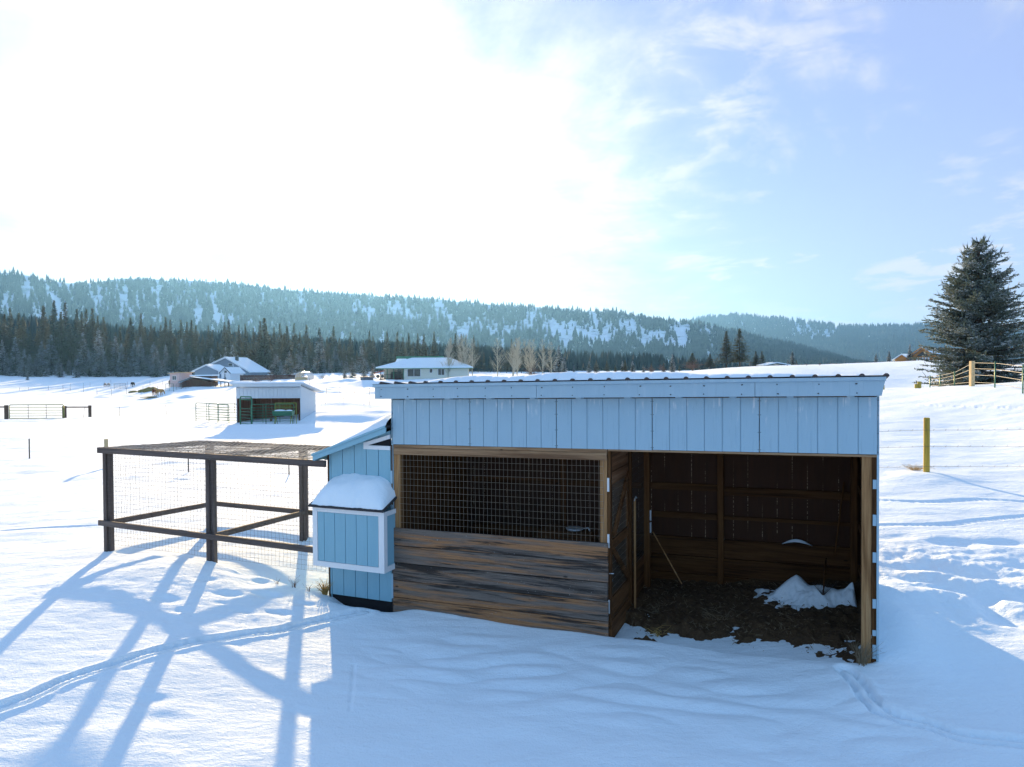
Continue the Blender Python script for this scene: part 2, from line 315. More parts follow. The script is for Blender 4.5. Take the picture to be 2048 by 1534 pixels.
TILT = .0145
def shear(v): return (v[0], v[1], v[2]+TILT*v[0])     # the shelter's frame has settled to the left
class MB:
    def __init__(s, f=None): s.v = []; s.f = []; s.fn = f; s.sm = []
    def quad(s, *p):
        n = len(s.v); s.v += [tuple(q) for q in p]; s.f.append(tuple(range(n, n+len(p)))); s.sm.append(False)
    def box(s, x0, x1, y0, y1, z0, z1):
        n = len(s.v)
        s.v += [(x, y, z) for z in (z0, z1) for x, y in ((x0, y0), (x1, y0), (x1, y1), (x0, y1))]
        s.f += [(n, n+3, n+2, n+1), (n+4, n+5, n+6, n+7)] + [(n+i, n+(i+1) % 4, n+4+(i+1) % 4, n+4+i) for i in range(4)]; s.sm += [False]*6
        return s
    def beam(s, a, b, w_, h_, roll=0.0):
        a = Vector(a); b = Vector(b); d = (b-a).normalized(); r = d.cross(Vector((0, 0, 1)))
        if r.length < 1e-3: r = Vector((1, 0, 0))
        r.normalize(); u = r.cross(d)
        if roll: q = Matrix.Rotation(roll, 3, d); r = q@r; u = q@u
        n = len(s.v)
        for p in (a, b):
            for sx, sy in ((-1, -1), (1, -1), (1, 1), (-1, 1)): s.v.append(tuple(p+r*sx*w_/2+u*sy*h_/2))
        s.f += [(n+3, n+2, n+1, n), (n+4, n+5, n+6, n+7)] + [(n+i, n+(i+1) % 4, n+4+(i+1) % 4, n+4+i) for i in range(4)]; s.sm += [False]*6
        return s
    def tube(s, a, b, r1, r2=None, n=6, cap=True):
        r2 = r1 if r2 is None else r2; a = Vector(a); b = Vector(b); d = (b-a)
        if d.length < 1e-6: return s
        d.normalize(); r = d.orthogonal().normalized(); u = d.cross(r); k = len(s.v)
        for p, q in ((a, r1), (b, r2)):
            for i in range(n): t = 2*math.pi*i/n; s.v.append(tuple(p+(r*math.cos(t)+u*math.sin(t))*q))
        for i in range(n): s.f.append((k+i, k+(i+1) % n, k+n+(i+1) % n, k+n+i)); s.sm.append(n > 5)
        if cap: s.f += [tuple(range(k+n-1, k-1, -1)), tuple(range(k+n, k+2*n))]; s.sm += [False]*2
        return s
    def path(s, pts, r1, r2=None, n=6):
        r2 = r1 if r2 is None else r2; L = len(pts)-1
        for i in range(L): s.tube(pts[i], pts[i+1], r1+(r2-r1)*i/L, r1+(r2-r1)*(i+1)/L, n)
        return s
    def prism(s, poly, axis, a, b):
        """poly: list of 2-D points; axis 'y': points are (x,z); axis 'x': (y,z); axis 'z': (x,y)"""
        def P(p, t): return {'y': (p[0], t, p[1]), 'x': (t, p[0], p[1]), 'z': (p[0], p[1], t)}[axis]
        n = len(s.v); k = len(poly); s.v += [P(p, a) for p in poly] + [P(p, b) for p in poly]
        s.f += [tuple(range(n, n+k)), tuple(range(n+2*k-1, n+k-1, -1))] + [(n+(i+1) % k, n+i, n+k+i, n+k+(i+1) % k) for i in range(k)]; s.sm += [False]*(k+2)
        return s
    def ball(s, c, rx, ry, rz, seg=12, rings=8):
        k = len(s.v); s.v.append((c[0], c[1], c[2]+rz))
        for i in range(1, rings):
            t = math.pi*i/rings
            for j in range(seg): p = 2*math.pi*j/seg; s.v.append((c[0]+rx*math.sin(t)*math.cos(p), c[1]+ry*math.sin(t)*math.sin(p), c[2]+rz*math.cos(t)))
        s.v.append((c[0], c[1], c[2]-rz)); e = len(s.v)-1
        for j in range(seg): s.f.append((k, k+1+j, k+1+(j+1) % seg)); s.f.append((e, e-1-j, e-1-(j+1) % seg)); s.sm += [True]*2
        for i in range(rings-2):
            for j in range(seg):
                a = k+1+i*seg; s.f.append((a+j, a+seg+j, a+seg+(j+1) % seg, a+(j+1) % seg)); s.sm.append(True)
        return s
    def mesh(s, name):
        me = bpy.data.meshes.new(name); v = [s.fn(p) for p in s.v] if s.fn else s.v
        me.from_pydata(v, [], s.f); me.polygons.foreach_set('use_smooth', s.sm); me.update(); return me
    def build(s, name, mat, parent=None, bevel=0):
        o = obj(name, s.mesh(name), mat, parent)
        if bevel:
            b = o.modifiers.new('bevel', 'BEVEL'); b.width = bevel; b.segments = 2; b.limit_method = 'ANGLE'
        return o

# ------------------------------------------------------------------ materials
def principled(name, **kw):
    mt = bpy.data.materials.new(name); mt.use_nodes = True; t = N(mt.node_tree); b = t.n['Principled BSDF']
    for k, v in kw.items(): t.put(b.inputs[k.replace('_', ' ')], v)
    t.b = b; t.pos = t.add('ShaderNodeTexCoord').outputs['Object']; return mt, t
def bump(t, h, strength=.3, dist=.01):
    n = t.add('ShaderNodeBump'); n.inputs['Strength'].default_value = strength; n.inputs['Distance'].default_value = dist
    t.put(n.inputs['Height'], h); t.l.new(n.outputs[0], t.b.inputs['Normal']); return n

def make_snow(name, fine=1.0, geo=True):
    mt, t = principled(name, Roughness=.9)
    pos = t.add('ShaderNodeNewGeometry').outputs['Position']
    a = t.noise(t.map(pos, (1, 1.5, 1)), 9, 6, .62); b_ = t.noise(pos, 55, 3, .6); v = t.noise(t.map(pos, (.6, 2.0, 1)), 1.6, 4, .5)
    t.put(t.b.inputs['Base Color'], t.mix(t.noise(pos, .7, 4), (.75, .86, .94), (.82, .905, .965)))
    h = t.math('ADD', t.math('ADD', t.math('MULTIPLY', a, .55), t.math('MULTIPLY', b_, .22)), t.math('MULTIPLY', v, .6))
    bump(t, h, .75*fine, .045); t.b.inputs['Specular IOR Level'].default_value = .06
    return mt
SNOW = make_snow('snow'); SNOWCAP = make_snow('snow_cap', .35)

def make_paint(name, c1, c2, rough=.6, stain=0.0, grooves=False):
    mt, t = principled(name, Roughness=rough)
    n = t.noise(t.map(t.pos, (1, 1, .25)), 7, 5, .6); f = t.noise(t.pos, 160, 3, .7)
    c = t.mix(n, c1, c2); c = t.mix(t.math('MULTIPLY', t.step(f, .60, .70), .45), c, (c2[0]*1.4, c2[1]*1.35, c2[2]*1.3))
    if stain:
        sx = t.noise(t.map(t.pos, (1, 1, .08)), 22, 3, .6)
        s2 = t.add('ShaderNodeSeparateXYZ'); t.l.new(t.pos, s2.inputs[0])
        top = t.step(s2.outputs[2], 2.50, 2.80)
        pk = t.math('MULTIPLY', t.step(sx, .56, .62), t.math('MULTIPLY', top, t.step(t.noise(t.pos, 5, 3), .45, .6)))
        c = t.mix(t.math('MULTIPLY', pk, stain), c, (.62, .68, .72))
        dk = t.step(t.noise(t.pos, 34, 4, .7), .70, .74); c = t.mix(t.math('MULTIPLY', dk, .55), c, (.08, .10, .13))
    gv = t.noise(t.map(t.pos, (1, 1, .06)), 38, 4, .65); c = t.mix(t.math('MULTIPLY', t.step(gv, .55, .72), .22), c, (c1[0]*.55, c1[1]*.58, c1[2]*.62))
    t.put(t.b.inputs['Base Color'], c); bump(t, t.math('ADD', f, t.math('MULTIPLY', gv, 1.1)), .4, .004)
    return mt
SIDING = make_paint('painted_siding', (.31, .47, .57), (.35, .51, .61), .65, .8)
FASCIA = make_paint('painted_fascia', (.31, .45, .54), (.36, .50, .59), .6, .15)
COOPBLUE = make_paint('coop_blue_paint', (.21, .42, .52), (.25, .47, .57), .6)
WHITE = make_paint('white_trim_paint', (.74, .76, .78), (.80, .81, .82), .5)
PALEBLUE = make_paint('pale_metal_siding', (.55, .62, .68), (.60, .66, .71), .55)

def make_wood(name, dark, mid, lite, axis='x', scale=1.0, contrast=(.38, .5, .66), boards=None, rough=.85):
    mt, t = principled(name, Roughness=rough)
    sc = {'x': (.35, 5, 5), 'z': (5, 5, .35), 'y': (5, .35, 5)}[axis]
    p = t.pos
    if boards:
        sp = t.add('ShaderNodeSeparateXYZ'); t.l.new(p, sp.inputs[0])
        zz = t.math('SUBTRACT', sp.outputs[2], t.math('MULTIPLY', sp.outputs[0], TILT))
        k = t.math('FLOOR', t.math('DIVIDE', t.math('ADD', zz, boards[0]), boards[1]))
        cb = t.add('ShaderNodeCombineXYZ'); t.put(cb.inputs[0], t.math('MULTIPLY', k, 7.31)); t.put(cb.inputs[1], t.math('MULTIPLY', k, 3.7)); t.put(cb.inputs[2], t.math('MULTIPLY', k, 1.9))
        va = t.add('ShaderNodeVectorMath', operation='ADD'); t.l.new(p, va.inputs[0]); t.l.new(cb.outputs[0], va.inputs[1]); p = va.outputs[0]
    a = t.noise(t.map(p, tuple(q*scale for q in sc)), 1.6, 5, .6, .8)
    g = t.noise(t.map(p, tuple(q*scale*(1 if q < 1 else 4) for q in sc)), 2.2, 6, .7, .5)
    f = t.noise(t.map(p, tuple(q*scale*(3 if q < 1 else 9) for q in sc)), 3.0, 4, .7)
    v = t.math('ADD', t.math('MULTIPLY', a, .62), t.math('MULTIPLY', g, .38))
    r = t.add('ShaderNodeValToRGB'); t.put(r.inputs[0], v); e = r.color_ramp.elements
    e[0].position = contrast[0]; e[0].color = col4(dark); e[1].position = contrast[2]; e[1].color = col4(lite); m_ = e.new(contrast[1]); m_.color = col4(mid)
    c = t.mix(t.math('MULTIPLY', t.step(f, .5, .68), .5), r.outputs[0], tuple(q*.35 for q in mid))
    kn = t.add('ShaderNodeTexVoronoi'); t.put(kn.inputs['Vector'], t.map(p, {'x': (1.2, 1, 3.0), 'z': (3, 1, 1.2), 'y': (1, 1.2, 3)}[axis])); kn.inputs['Scale'].default_value = 1.7
    c = t.mix(t.step(kn.outputs['Distance'], .03, .075, .85, 0), c, tuple(q*.3 for q in dark))
    t.b.inputs['Specular IOR Level'].default_value = .2; t.put(t.b.inputs['Base Color'], c); bump(t, t.math('ADD', g, f), .4, .006); return mt
mt, t = principled('weathered_planks', Roughness=.85)
sp = t.add('ShaderNodeSeparateXYZ'); t.l.new(t.pos, sp.inputs[0])
zz = t.math('SUBTRACT', sp.outputs[2], t.math('MULTIPLY', sp.outputs[0], .0145)); kb = t.math('FLOOR', t.math('DIVIDE', t.math('ADD', zz, .12), .244))
cb = t.add('ShaderNodeCombineXYZ'); t.put(cb.inputs[0], t.math('MULTIPLY', kb, 5.73)); t.put(cb.inputs[1], t.math('MULTIPLY', kb, 3.7)); t.put(cb.inputs[2], t.math('MULTIPLY', kb, .91))
va = t.add('ShaderNodeVectorMath', operation='ADD'); t.l.new(t.pos, va.inputs[0]); t.l.new(cb.outputs[0], va.inputs[1]); pp_ = va.outputs[0]
lo_ = t.noise(t.map(pp_, (.55, 1, 11)), 1.4, 7, .68, .35); ora = t.noise(t.map(pp_, (.38, 1, 9), (3, 0, 0)), 1.3, 7, .66, .3)
gr = t.noise(t.map(pp_, (.8, 1, 46)), 2.2, 6, .72, .3); fi = t.noise(t.map(pp_, (1.6, 1, 120)), 2.5, 4, .7, .1)
wn_ = t.add('ShaderNodeTexWhiteNoise', noise_dimensions='1D'); t.put(wn_.inputs['W'], t.math('ADD', kb, 3.3)); rv = wn_.outputs['Value']; ora = t.math('ADD', ora, t.math('MULTIPLY', t.math('SUBTRACT', rv, .80), .16)); lo_ = t.math('ADD', lo_, t.math('MULTIPLY', t.math('SUBTRACT', rv, .5), -.07))
c = t.mix(gr, (.080, .058, .046), (.27, .215, .175)); c = t.mix(t.math('MULTIPLY', t.step(ora, .45, .60), .95), c, t.mix(gr, (.15, .048, .013), (.60, .29, .115)))
c = t.mix(t.math('MULTIPLY', t.step(lo_, .46, .60), .95), c, (.018, .011, .008)); c = t.mix(t.math('MULTIPLY', t.step(fi, .50, .66), .6), c, (.028, .020, .016))
kn = t.add('ShaderNodeTexVoronoi'); t.put(kn.inputs['Vector'], t.map(pp_, (1.1, 1, 2.6))); kn.inputs['Scale'].default_value = 1.9; c = t.mix(t.step(kn.outputs['Distance'], .035, .09, .9, 0), c, (.02, .012, .008))
bl = t.noise(t.pos, 46, 2, .5); c = t.mix(t.math('MULTIPLY', t.step(bl, .70, .74), .5), c, (.5, .5, .5))
t.put(t.b.inputs['Base Color'], c); bump(t, t.math('ADD', gr, fi), .6, .008); PLANK = mt
WOODH = make_wood('raw_wood_horizontal', (.16, .085, .045), (.33, .195, .105), (.52, .35, .21), 'x')
WOODV = make_wood('raw_wood_vertical', (.17, .08, .03), (.36, .19, .08), (.52, .32, .155), 'z')
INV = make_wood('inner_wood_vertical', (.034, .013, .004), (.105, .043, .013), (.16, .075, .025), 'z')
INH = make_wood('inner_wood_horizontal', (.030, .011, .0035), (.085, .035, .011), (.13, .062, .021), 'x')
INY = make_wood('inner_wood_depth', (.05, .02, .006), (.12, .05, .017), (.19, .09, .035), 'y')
RUNWOOD = make_wood('stained_frame_wood', (.075, .06, .055), (.11, .09, .083), (.16, .13, .12), 'x')
RUNWOODV = make_wood('stained_post_wood', (.075, .058, .053), (.11, .088, .082), (.16, .13, .12), 'z')
POSTY = make_wood('treated_post_wood', (.30, .20, .03), (.46, .33, .06), (.58, .44, .12), 'z')
POSTT = make_wood('tan_post_wood', (.45, .33, .17), (.60, .45, .25), (.70, .55, .33), 'z')
DARKW = make_wood('dark_fence_wood', (.05, .03, .02), (.09, .06, .045), (.14, .1, .07), 'z')
LOGW = make_wood('log_wood', (.35, .14, .04), (.52, .24, .08), (.65, .34, .13), 'x', .3)
BARNW = make_wood('red_brown_boards', (.06, .022, .013), (.10, .036, .02), (.15, .06, .035), 'z')

def flat(name, c, rough=.6, metal=0.0, var=.15, scale=6):
    mt, t = principled(name, Roughness=rough, Metallic=metal)
    t.b.inputs['Specular IOR Level'].default_value = .5 if (metal or rough < .5) else .12
    t.put(t.b.inputs['Base Color'], t.mix(t.noise(t.pos, scale, 4), tuple(q*(1-var) for q in c), tuple(min(1, q*(1+var)) for q in c))); return mt
CABLE = flat('pale_cable', (.34, .33, .29))
WIRE = flat('galvanised_wire', (.36, .29, .22), .5, .4)
WIREL = flat('weathered_wire', (.09, .08, .07), .6, .2)
NETM = flat('snowy_net', (.17, .20, .23), .9, 0, .9, 30)
ROOFM = flat('roof_metal', (.06, .045, .045), .5, .3)
DARK = flat('dark_gap', (.02, .02, .022), .9)
SHING = flat('dark_shingle', (.05, .05, .055), .9, 0, .3, 60)
GREENM = flat('green_pipe_paint', (.035, .16, .08), .45, .1)
OLIVEM = flat('olive_gate_paint', (.16, .20, .04), .5, .1)
YGREEN = flat('yellow_green_paint', (.20, .24, .03), .5, .1)
STEEL = flat('dark_steel', (.05, .05, .05), .6, .3)
GALV = flat('bright_galvanised_steel', (.55, .60, .64), .4, .6)
GLASS = flat('window_glass', (.03, .045, .05), .15, 0)
GREY = flat('grey_house_siding', (.24, .29, .35), .7)
BROWN = flat('brown_boards', (.10, .045, .035), .85)
PINK = flat('pale_pink_board', (.62, .45, .42), .8)
TAN = flat('tan_board', (.55, .40, .22), .8)
CREAM = flat('cream_stucco', (.72, .70, .60), .8)
GREENT = flat('green_roof_edge', (.05, .2, .12), .5)
PLASTIC = flat('blue_tub_plastic', (.10, .17, .25), .5)
HAY = flat('hay', (.20, .16, .05), .95, 0, .4, 3)
STRAW = flat('dry_straw', (.42, .28, .10), .9, 0, .3, 8)
GREYSTRAW = flat('grey_dry_grass', (.22, .17, .11), .9, 0, .3, 8)
PONYB = flat('bay_coat', (.20, .06, .02), .8); PONYT = flat('palomino_coat', (.45, .24, .08), .8)
BLACKC = flat('black_cloth', (.015, .015, .018), .9); SKIN = flat('skin', (.45, .28, .2), .6); DENIM = flat('denim', (.05, .07, .12), .9)
BARK = flat('bark', (.07, .05, .04), .95, 0, .3, 3); PALEBARK = flat('pale_bark', (.44, .42, .34), .9, 0, .2, 3); TWIG = flat('twig_brown', (.17, .10, .08), .95)
POLY, t = principled('greenhouse_film', Roughness=.35, Alpha=.85); t.b.inputs['Base Color'].default_value = (.42, .47, .50, 1)
CONC = flat('grey_tank', (.10, .12, .15), .7)

mt, t = principled('back_wall_boards', Roughness=.9)          # inside of the siding, with vertical rows of pale dashes
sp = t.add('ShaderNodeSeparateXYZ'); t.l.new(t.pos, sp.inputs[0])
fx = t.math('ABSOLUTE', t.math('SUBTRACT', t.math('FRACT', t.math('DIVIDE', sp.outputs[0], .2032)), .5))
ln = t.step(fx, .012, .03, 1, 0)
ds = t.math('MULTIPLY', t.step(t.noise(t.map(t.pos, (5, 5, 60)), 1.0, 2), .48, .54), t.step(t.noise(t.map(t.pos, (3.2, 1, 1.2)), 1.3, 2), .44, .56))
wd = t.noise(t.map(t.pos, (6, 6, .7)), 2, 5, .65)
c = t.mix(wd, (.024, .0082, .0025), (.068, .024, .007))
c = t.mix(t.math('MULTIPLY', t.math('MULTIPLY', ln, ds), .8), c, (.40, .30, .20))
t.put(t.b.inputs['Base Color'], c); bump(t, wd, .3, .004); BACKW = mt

mt, t = principled('trampled_dirt', Roughness=.95)
a = t.noise(t.pos, 5, 6, .7); b_ = t.noise(t.pos, 40, 4, .7)
t.put(t.b.inputs['Base Color'], t.mix(t.step(b_, .55, .7), t.mix(a, (.040, .020, .008), (.095, .050, .019)), (.16, .11, .045)))
bump(t, t.math('ADD', a, b_), .8, .03); DIRT = mt

def make_needles(name, c1, c2, snow=.5, trans=.25, lo=.40, hi=.62, sc=.9, snowc=(.72, .78, .85)):
    mt = bpy.data.materials.new(name); mt.use_nodes = True; t = N(mt.node_tree); b = t.n['Principled BSDF']; t.b = b
    g = t.add('ShaderNodeNewGeometry'); oi = t.add('ShaderNodeObjectInfo'); pos = t.add('ShaderNodeTexCoord').outputs['Object']
    sp = t.add('ShaderNodeSeparateXYZ'); t.l.new(g.outputs['Normal'], sp.inputs[0])
    n = t.noise(g.outputs['Position'], sc, 3, .6); n2 = t.noise(g.outputs['Position'], sc*4.5, 2, .6)
    c = t.mix(n2, c1, c2); c = t.mix(t.math('MULTIPLY', oi.outputs['Random'], .45), c, (.085, .055, .025))
    sn = t.math('MULTIPLY', t.math('MULTIPLY', t.step(sp.outputs[2], -.2, .3), t.step(n, lo, hi)), snow)
    c = t.mix(sn, c, snowc); t.put(b.inputs['Base Color'], c); b.inputs['Roughness'].default_value = .85; b.inputs['Specular IOR Level'].default_value = .15
    tr = t.add('ShaderNodeBsdfTranslucent'); t.put(tr.inputs[0], c); mxs = t.add('ShaderNodeMixShader'); mxs.inputs[0].default_value = trans
    t.l.new(b.outputs[0], mxs.inputs[1]); t.l.new(tr.outputs[0], mxs.inputs[2]); t.l.new(mxs.outputs[0], t.n['Material Output'].inputs[0])
    return mt
PINEG = make_needles('pine_needles', (.022, .038, .018), (.105, .098, .038), .5, .45, .56, .66, .5)
FIRG = make_needles('snowy_fir_needles', (.015, .036, .032), (.035, .062, .055), .95, .15, .41, .49, .6)
SPRUCEG = make_needles('blue_spruce_needles', (.045, .085, .062), (.16, .23, .20), .55, .25, .42, .56, 1.3, (.60, .67, .72))
FARG = make_needles('far_forest_needles', (.004, .024, .030), (.010, .042, .052), .06, .15, .5, .7, .01)

# ------------------------------------------------------------------ snow field: one sheet, fine near the camera
az = np.concatenate([np.linspace(-43, 43, 860), np.arange(46, 315, 3.5)]); az = np.radians(az)
rr = np.concatenate([np.exp(np.linspace(math.log(.8), math.log(5.4), 50, endpoint=False)), np.exp(np.linspace(math.log(5.4), math.log(32), 590, endpoint=False)),
                     np.exp(np.linspace(math.log(32), math.log(260), 260, endpoint=False)), np.exp(np.linspace(math.log(260), math.log(6000), 50))])
A, RR = np.meshgrid(az, rr); XX = (RR*np.sin(A)).ravel(); YY = (RR*np.cos(A)).ravel(); ZZ = ground(XX, YY)
na, nr = len(az), len(rr)
i = np.arange(nr-1)[:, None]*na; j = np.arange(na)[None, :]; j2 = (j+1) % na
Fc = np.stack([i+j, i+j2, i+na+j2, i+na+j], -1).reshape(-1, 4)[:, ::-1]
V = np.stack([XX, YY, ZZ], 1)
c_ = len(V); V = np.vstack([V, [[0, 0, gz(.01, .01)]]])
me = npmesh('snow_field', V, Fc); 
snow = tag(obj('snow_ground', me, SNOW), 'open snow field with tracks, drifts and dents', None, None, 'structure')
cap = [(c_, (k+1) % na, k) for k in range(na)]
obj_cap = npmesh('snow_ground_center', V[list(range(na))+[c_]], np.array([(na, (k+1) % na, k) for k in range(na)])[:, ::-1])
tag(obj('snow_ground_patch', obj_cap, SNOW), 'snow under the viewpoint', None, None, 'structure')

# ------------------------------------------------------------------ hills and their forests
def elev(px, y):      # tangent of elevation for a pixel
    d = ray(px, y); return d[2]/math.hypot(d[0], d[1]), math.atan2(d[0], d[1])
def hill(name, crest, dist0, dist1, seed, label, gul=1.0, cols=500, rows=70, z0=0):
    pxs = np.linspace(crest[0][0], crest[-1][0], cols); cy = np.interp(pxs, [c[0] for c in crest], [c[1] for c in crest])
    cd = np.interp(pxs, [c[0] for c in crest], [(c[2] if len(c) > 2 else dist1) for c in crest])
    cy = cy + perlin(pxs/60+seed, pxs*0)*4 + perlin(pxs/17+seed, pxs*0+3)*1.5
    te, aa = np.array([elev(p, y) for p, y in zip(pxs, cy)]).T
    zc_ = CH+te*cd; G = np.zeros((rows, cols, 3))
    for k in range(rows):
        t_ = k/(rows-12)
        if t_ <= 1: d = dist0+(cd-dist0)*t_; pr = (t_**.95)*(1-.08*math.sin(math.pi*t_)); z = z0+(zc_-z0)*pr
        else: d = cd+(t_-1)*cd*1.0; z = zc_-(t_-1)*(zc_-z0)*4
        amp = gul*math.sin(math.pi*min(1, t_))**.6*.06
        z = z+(zc_-z0)*amp*(fbm(aa*60+seed, np.full(cols, t_*2.2), 4)) 
        G[k] = np.stack([d*np.sin(aa), d*np.cos(aa), z], 1)
    i = np.arange(rows-1)[:, None]*cols; j = np.arange(cols-1)[None, :]
    Fc = np.stack([i+j, i+j+1, i+cols+j+1, i+cols+j], -1).reshape(-1, 4)
    o = obj('hills', npmesh(name, G.reshape(-1, 3), Fc), HILLM); tag(o, label, None, None, 'structure'); return G, pxs, cy
mt, t = principled('hill_snow_and_scrub', Roughness=.9)
gp = t.add('ShaderNodeNewGeometry').outputs['Position']
a = t.noise(gp, .03, 5, .7)
t.put(t.b.inputs['Base Color'], t.mix(t.step(a, .34, .5), (.16, .22, .26), (.62, .70, .80))); HILLM = mt

_tt = []
for (zb, zt, rb) in ((.10, .55, .21), (.32, .80, .155), (.58, 1.0, .10)):
    for k in range(5): _tt.append((zb, zt, rb, 2*math.pi*k/5, 2*math.pi*(k+1)/5))
def forest_mesh(name, P, Hh, seed, wid=1.0):
    """many small three-tiered conifers in one mesh"""
    rs = np.random.RandomState(seed); n = len(P); ro = rs.rand(n)*6.28; wv = wid*(.8+rs.rand(n)*.6)
    V = np.zeros((n, len(_tt)*3, 3), np.float32)
    for k, (zb, zt, rb, a0, a1) in enumerate(_tt):
        jig = .75+.5*rs.rand(n)
        for q, (r_, a_, z_) in enumerate(((rb, a0, zb), (rb, a1, zb-.04), (0, 0, zt))):
            V[:, k*3+q, 0] = P[:, 0]+r_*jig*wv*np.cos(a_+ro)*Hh; V[:, k*3+q, 1] = P[:, 1]+r_*jig*wv*np.sin(a_+ro)*Hh; V[:, k*3+q, 2] = P[:, 2]+z_*Hh*(1 if q < 2 else 1)
    V = V.reshape(-1, 3); return npmesh(name, V, np.arange(len(V)).reshape(-1, 3), False)
def scatter(G, pxs, n, seed, dens, hmin, hmax, tmax=1.02):
    rs = np.random.RandomState(seed); rows, cols = G.shape[:2]
    u = rs.rand(n)*(cols-1.001); tt = rs.rand(n)**.85*tmax*(rows-12); k = rs.rand(n)
    px = np.interp(u, np.arange(cols), pxs); keep = k < dens(px, tt/(rows-12), rs.rand(n)); u = u[keep]; tt = tt[keep]
    a = u.astype(int); b = np.minimum(tt.astype(int), rows-2); fu = (u-a)[:, None]; fv = (tt-b)[:, None]
    P = (G[b, a]*(1-fu)+G[b, a+1]*fu)*(1-fv)+(G[b+1, a]*(1-fu)+G[b+1, a+1]*fu)*fv
    return P, hmin+(hmax-hmin)*rs.rand(len(P))

crestA = [(-500, 560, 1700), (-200, 532, 1700), (0, 542, 1700), (60, 549, 1700), (130, 564, 1750), (180, 564), (230, 555), (300, 554), (400, 560), (480, 565), (560, 575), (640, 582), (720, 586), (800, 592), (860, 594),
          (930, 602), (1000, 607), (1060, 611), (1150, 617), (1230, 621), (1300, 633), (1370, 641), (1450, 655), (1520, 673), (1600, 694), (1680, 716), (1730, 730), (1800, 742), (1850, 752)]
crestA = [(c[0], c[1]+3, (c[2] if len(c) > 2 else 1800)) for c in crestA]
GA, pA, cyA = hill('near_ridge', crestA, 1150, 1800, 1, 'long forested ridge with snow patches behind the valley')
crestB = [(1200, 700), (1330, 655), (1380, 642), (1420, 634), (1480, 631), (1560, 636), (1640, 648), (1700, 654), (1780, 653), (1860, 651), (1950, 657), (2100, 650), (2500, 640)]
GB, pB, cyB = hill('far_ridge', [(a, b+3, 3600) for a, b in crestB], 2500, 3600, 9, 'farther blue forested hill beyond the near ridge', 1.0, 260, 60)
def densA(px, t_, r_):
    n = perlin(px/26, t_*3)+.8*perlin(px/6+t_*2.5, t_*5)+.5*perlin(px/3, t_*9)
    band = np.interp(px, [-500, 0, 150, 400, 600, 850, 1000, 1150, 1380, 1480, 1900], [.40, .5, .38, .34, .0, .34, .42, .80, .70, -.4, -.6])
    vert = np.exp(-((t_-np.interp(px, [0, 300, 600, 900, 1100, 1400], [.75, .62, .6, .75, .62, .60]))/.22)**2)
    s = band*vert; open_ = sstep(n, .28-s*.95, .45-s*.95)
    crest = sstep(t_, .93, .99)
    return np.clip(1-open_*.985, 0, 1)*(1-.86*crest)+.0*r_
P1, H1 = scatter(GA, pA, 46000, 3, densA, 7, 16)
tag(obj('hillside_forest', forest_mesh('near_ridge_forest', P1, H1, 1, .95), FARG), 'conifer forest covering the long ridge', 'forest', None, 'stuff')
def densB(px, t_, r_):
    n = perlin(px/14, t_*9)+.6*perlin(px/5, t_*14)
    band = np.interp(px, [1300, 1540, 1590, 1650, 1700, 1760, 1830, 1880], [-.5, -.3, .8, .7, -.1, -.2, .25, -.1])*np.exp(-((t_-.8)/.2)**2)
    return np.clip(1-sstep(n, .35-band, .6-band)*.95, 0, 1)
P2, H2 = scatter(GB, pB, 26000, 4, densB, 16, 30)
tag(obj('far_hill_forest', forest_mesh('far_ridge_forest', P2, H2, 2, .9), FARG), 'conifer forest on the farther hill', 'forest', None, 'stuff')
# valley forest behind the front row of trees
rs = np.random.RandomState(12); n = 5200
px = rs.uniform(-260, 1780, n); Yd = rs.uniform(285, 430, n); Xd = (px-1024)/F*Yd
keep = ~((px > 1120) & (Yd < 370)); Xd = Xd[keep]; Yd = Yd[keep]; px = px[keep]
topy = np.interp(px, [-260, 0, 150, 300, 500, 700, 900, 1100, 1300, 1500, 1780], [600, 612, 622, 645, 652, 668, 680, 690, 700, 722, 735])
gb = np.maximum(base_z(Xd, Yd), 0)
hmx = np.clip(CH+(740-topy)/F*Yd-gb, 4, 34); hh = hmx*(.6+.4*rs.rand(len(px)))
tag(obj('valley_forest', forest_mesh('valley_forest', np.stack([Xd, Yd, gb-.5], 1), hh, 5, .85), FARG), 'deep conifer forest filling the valley behind the front trees', 'forest', None, 'stuff')

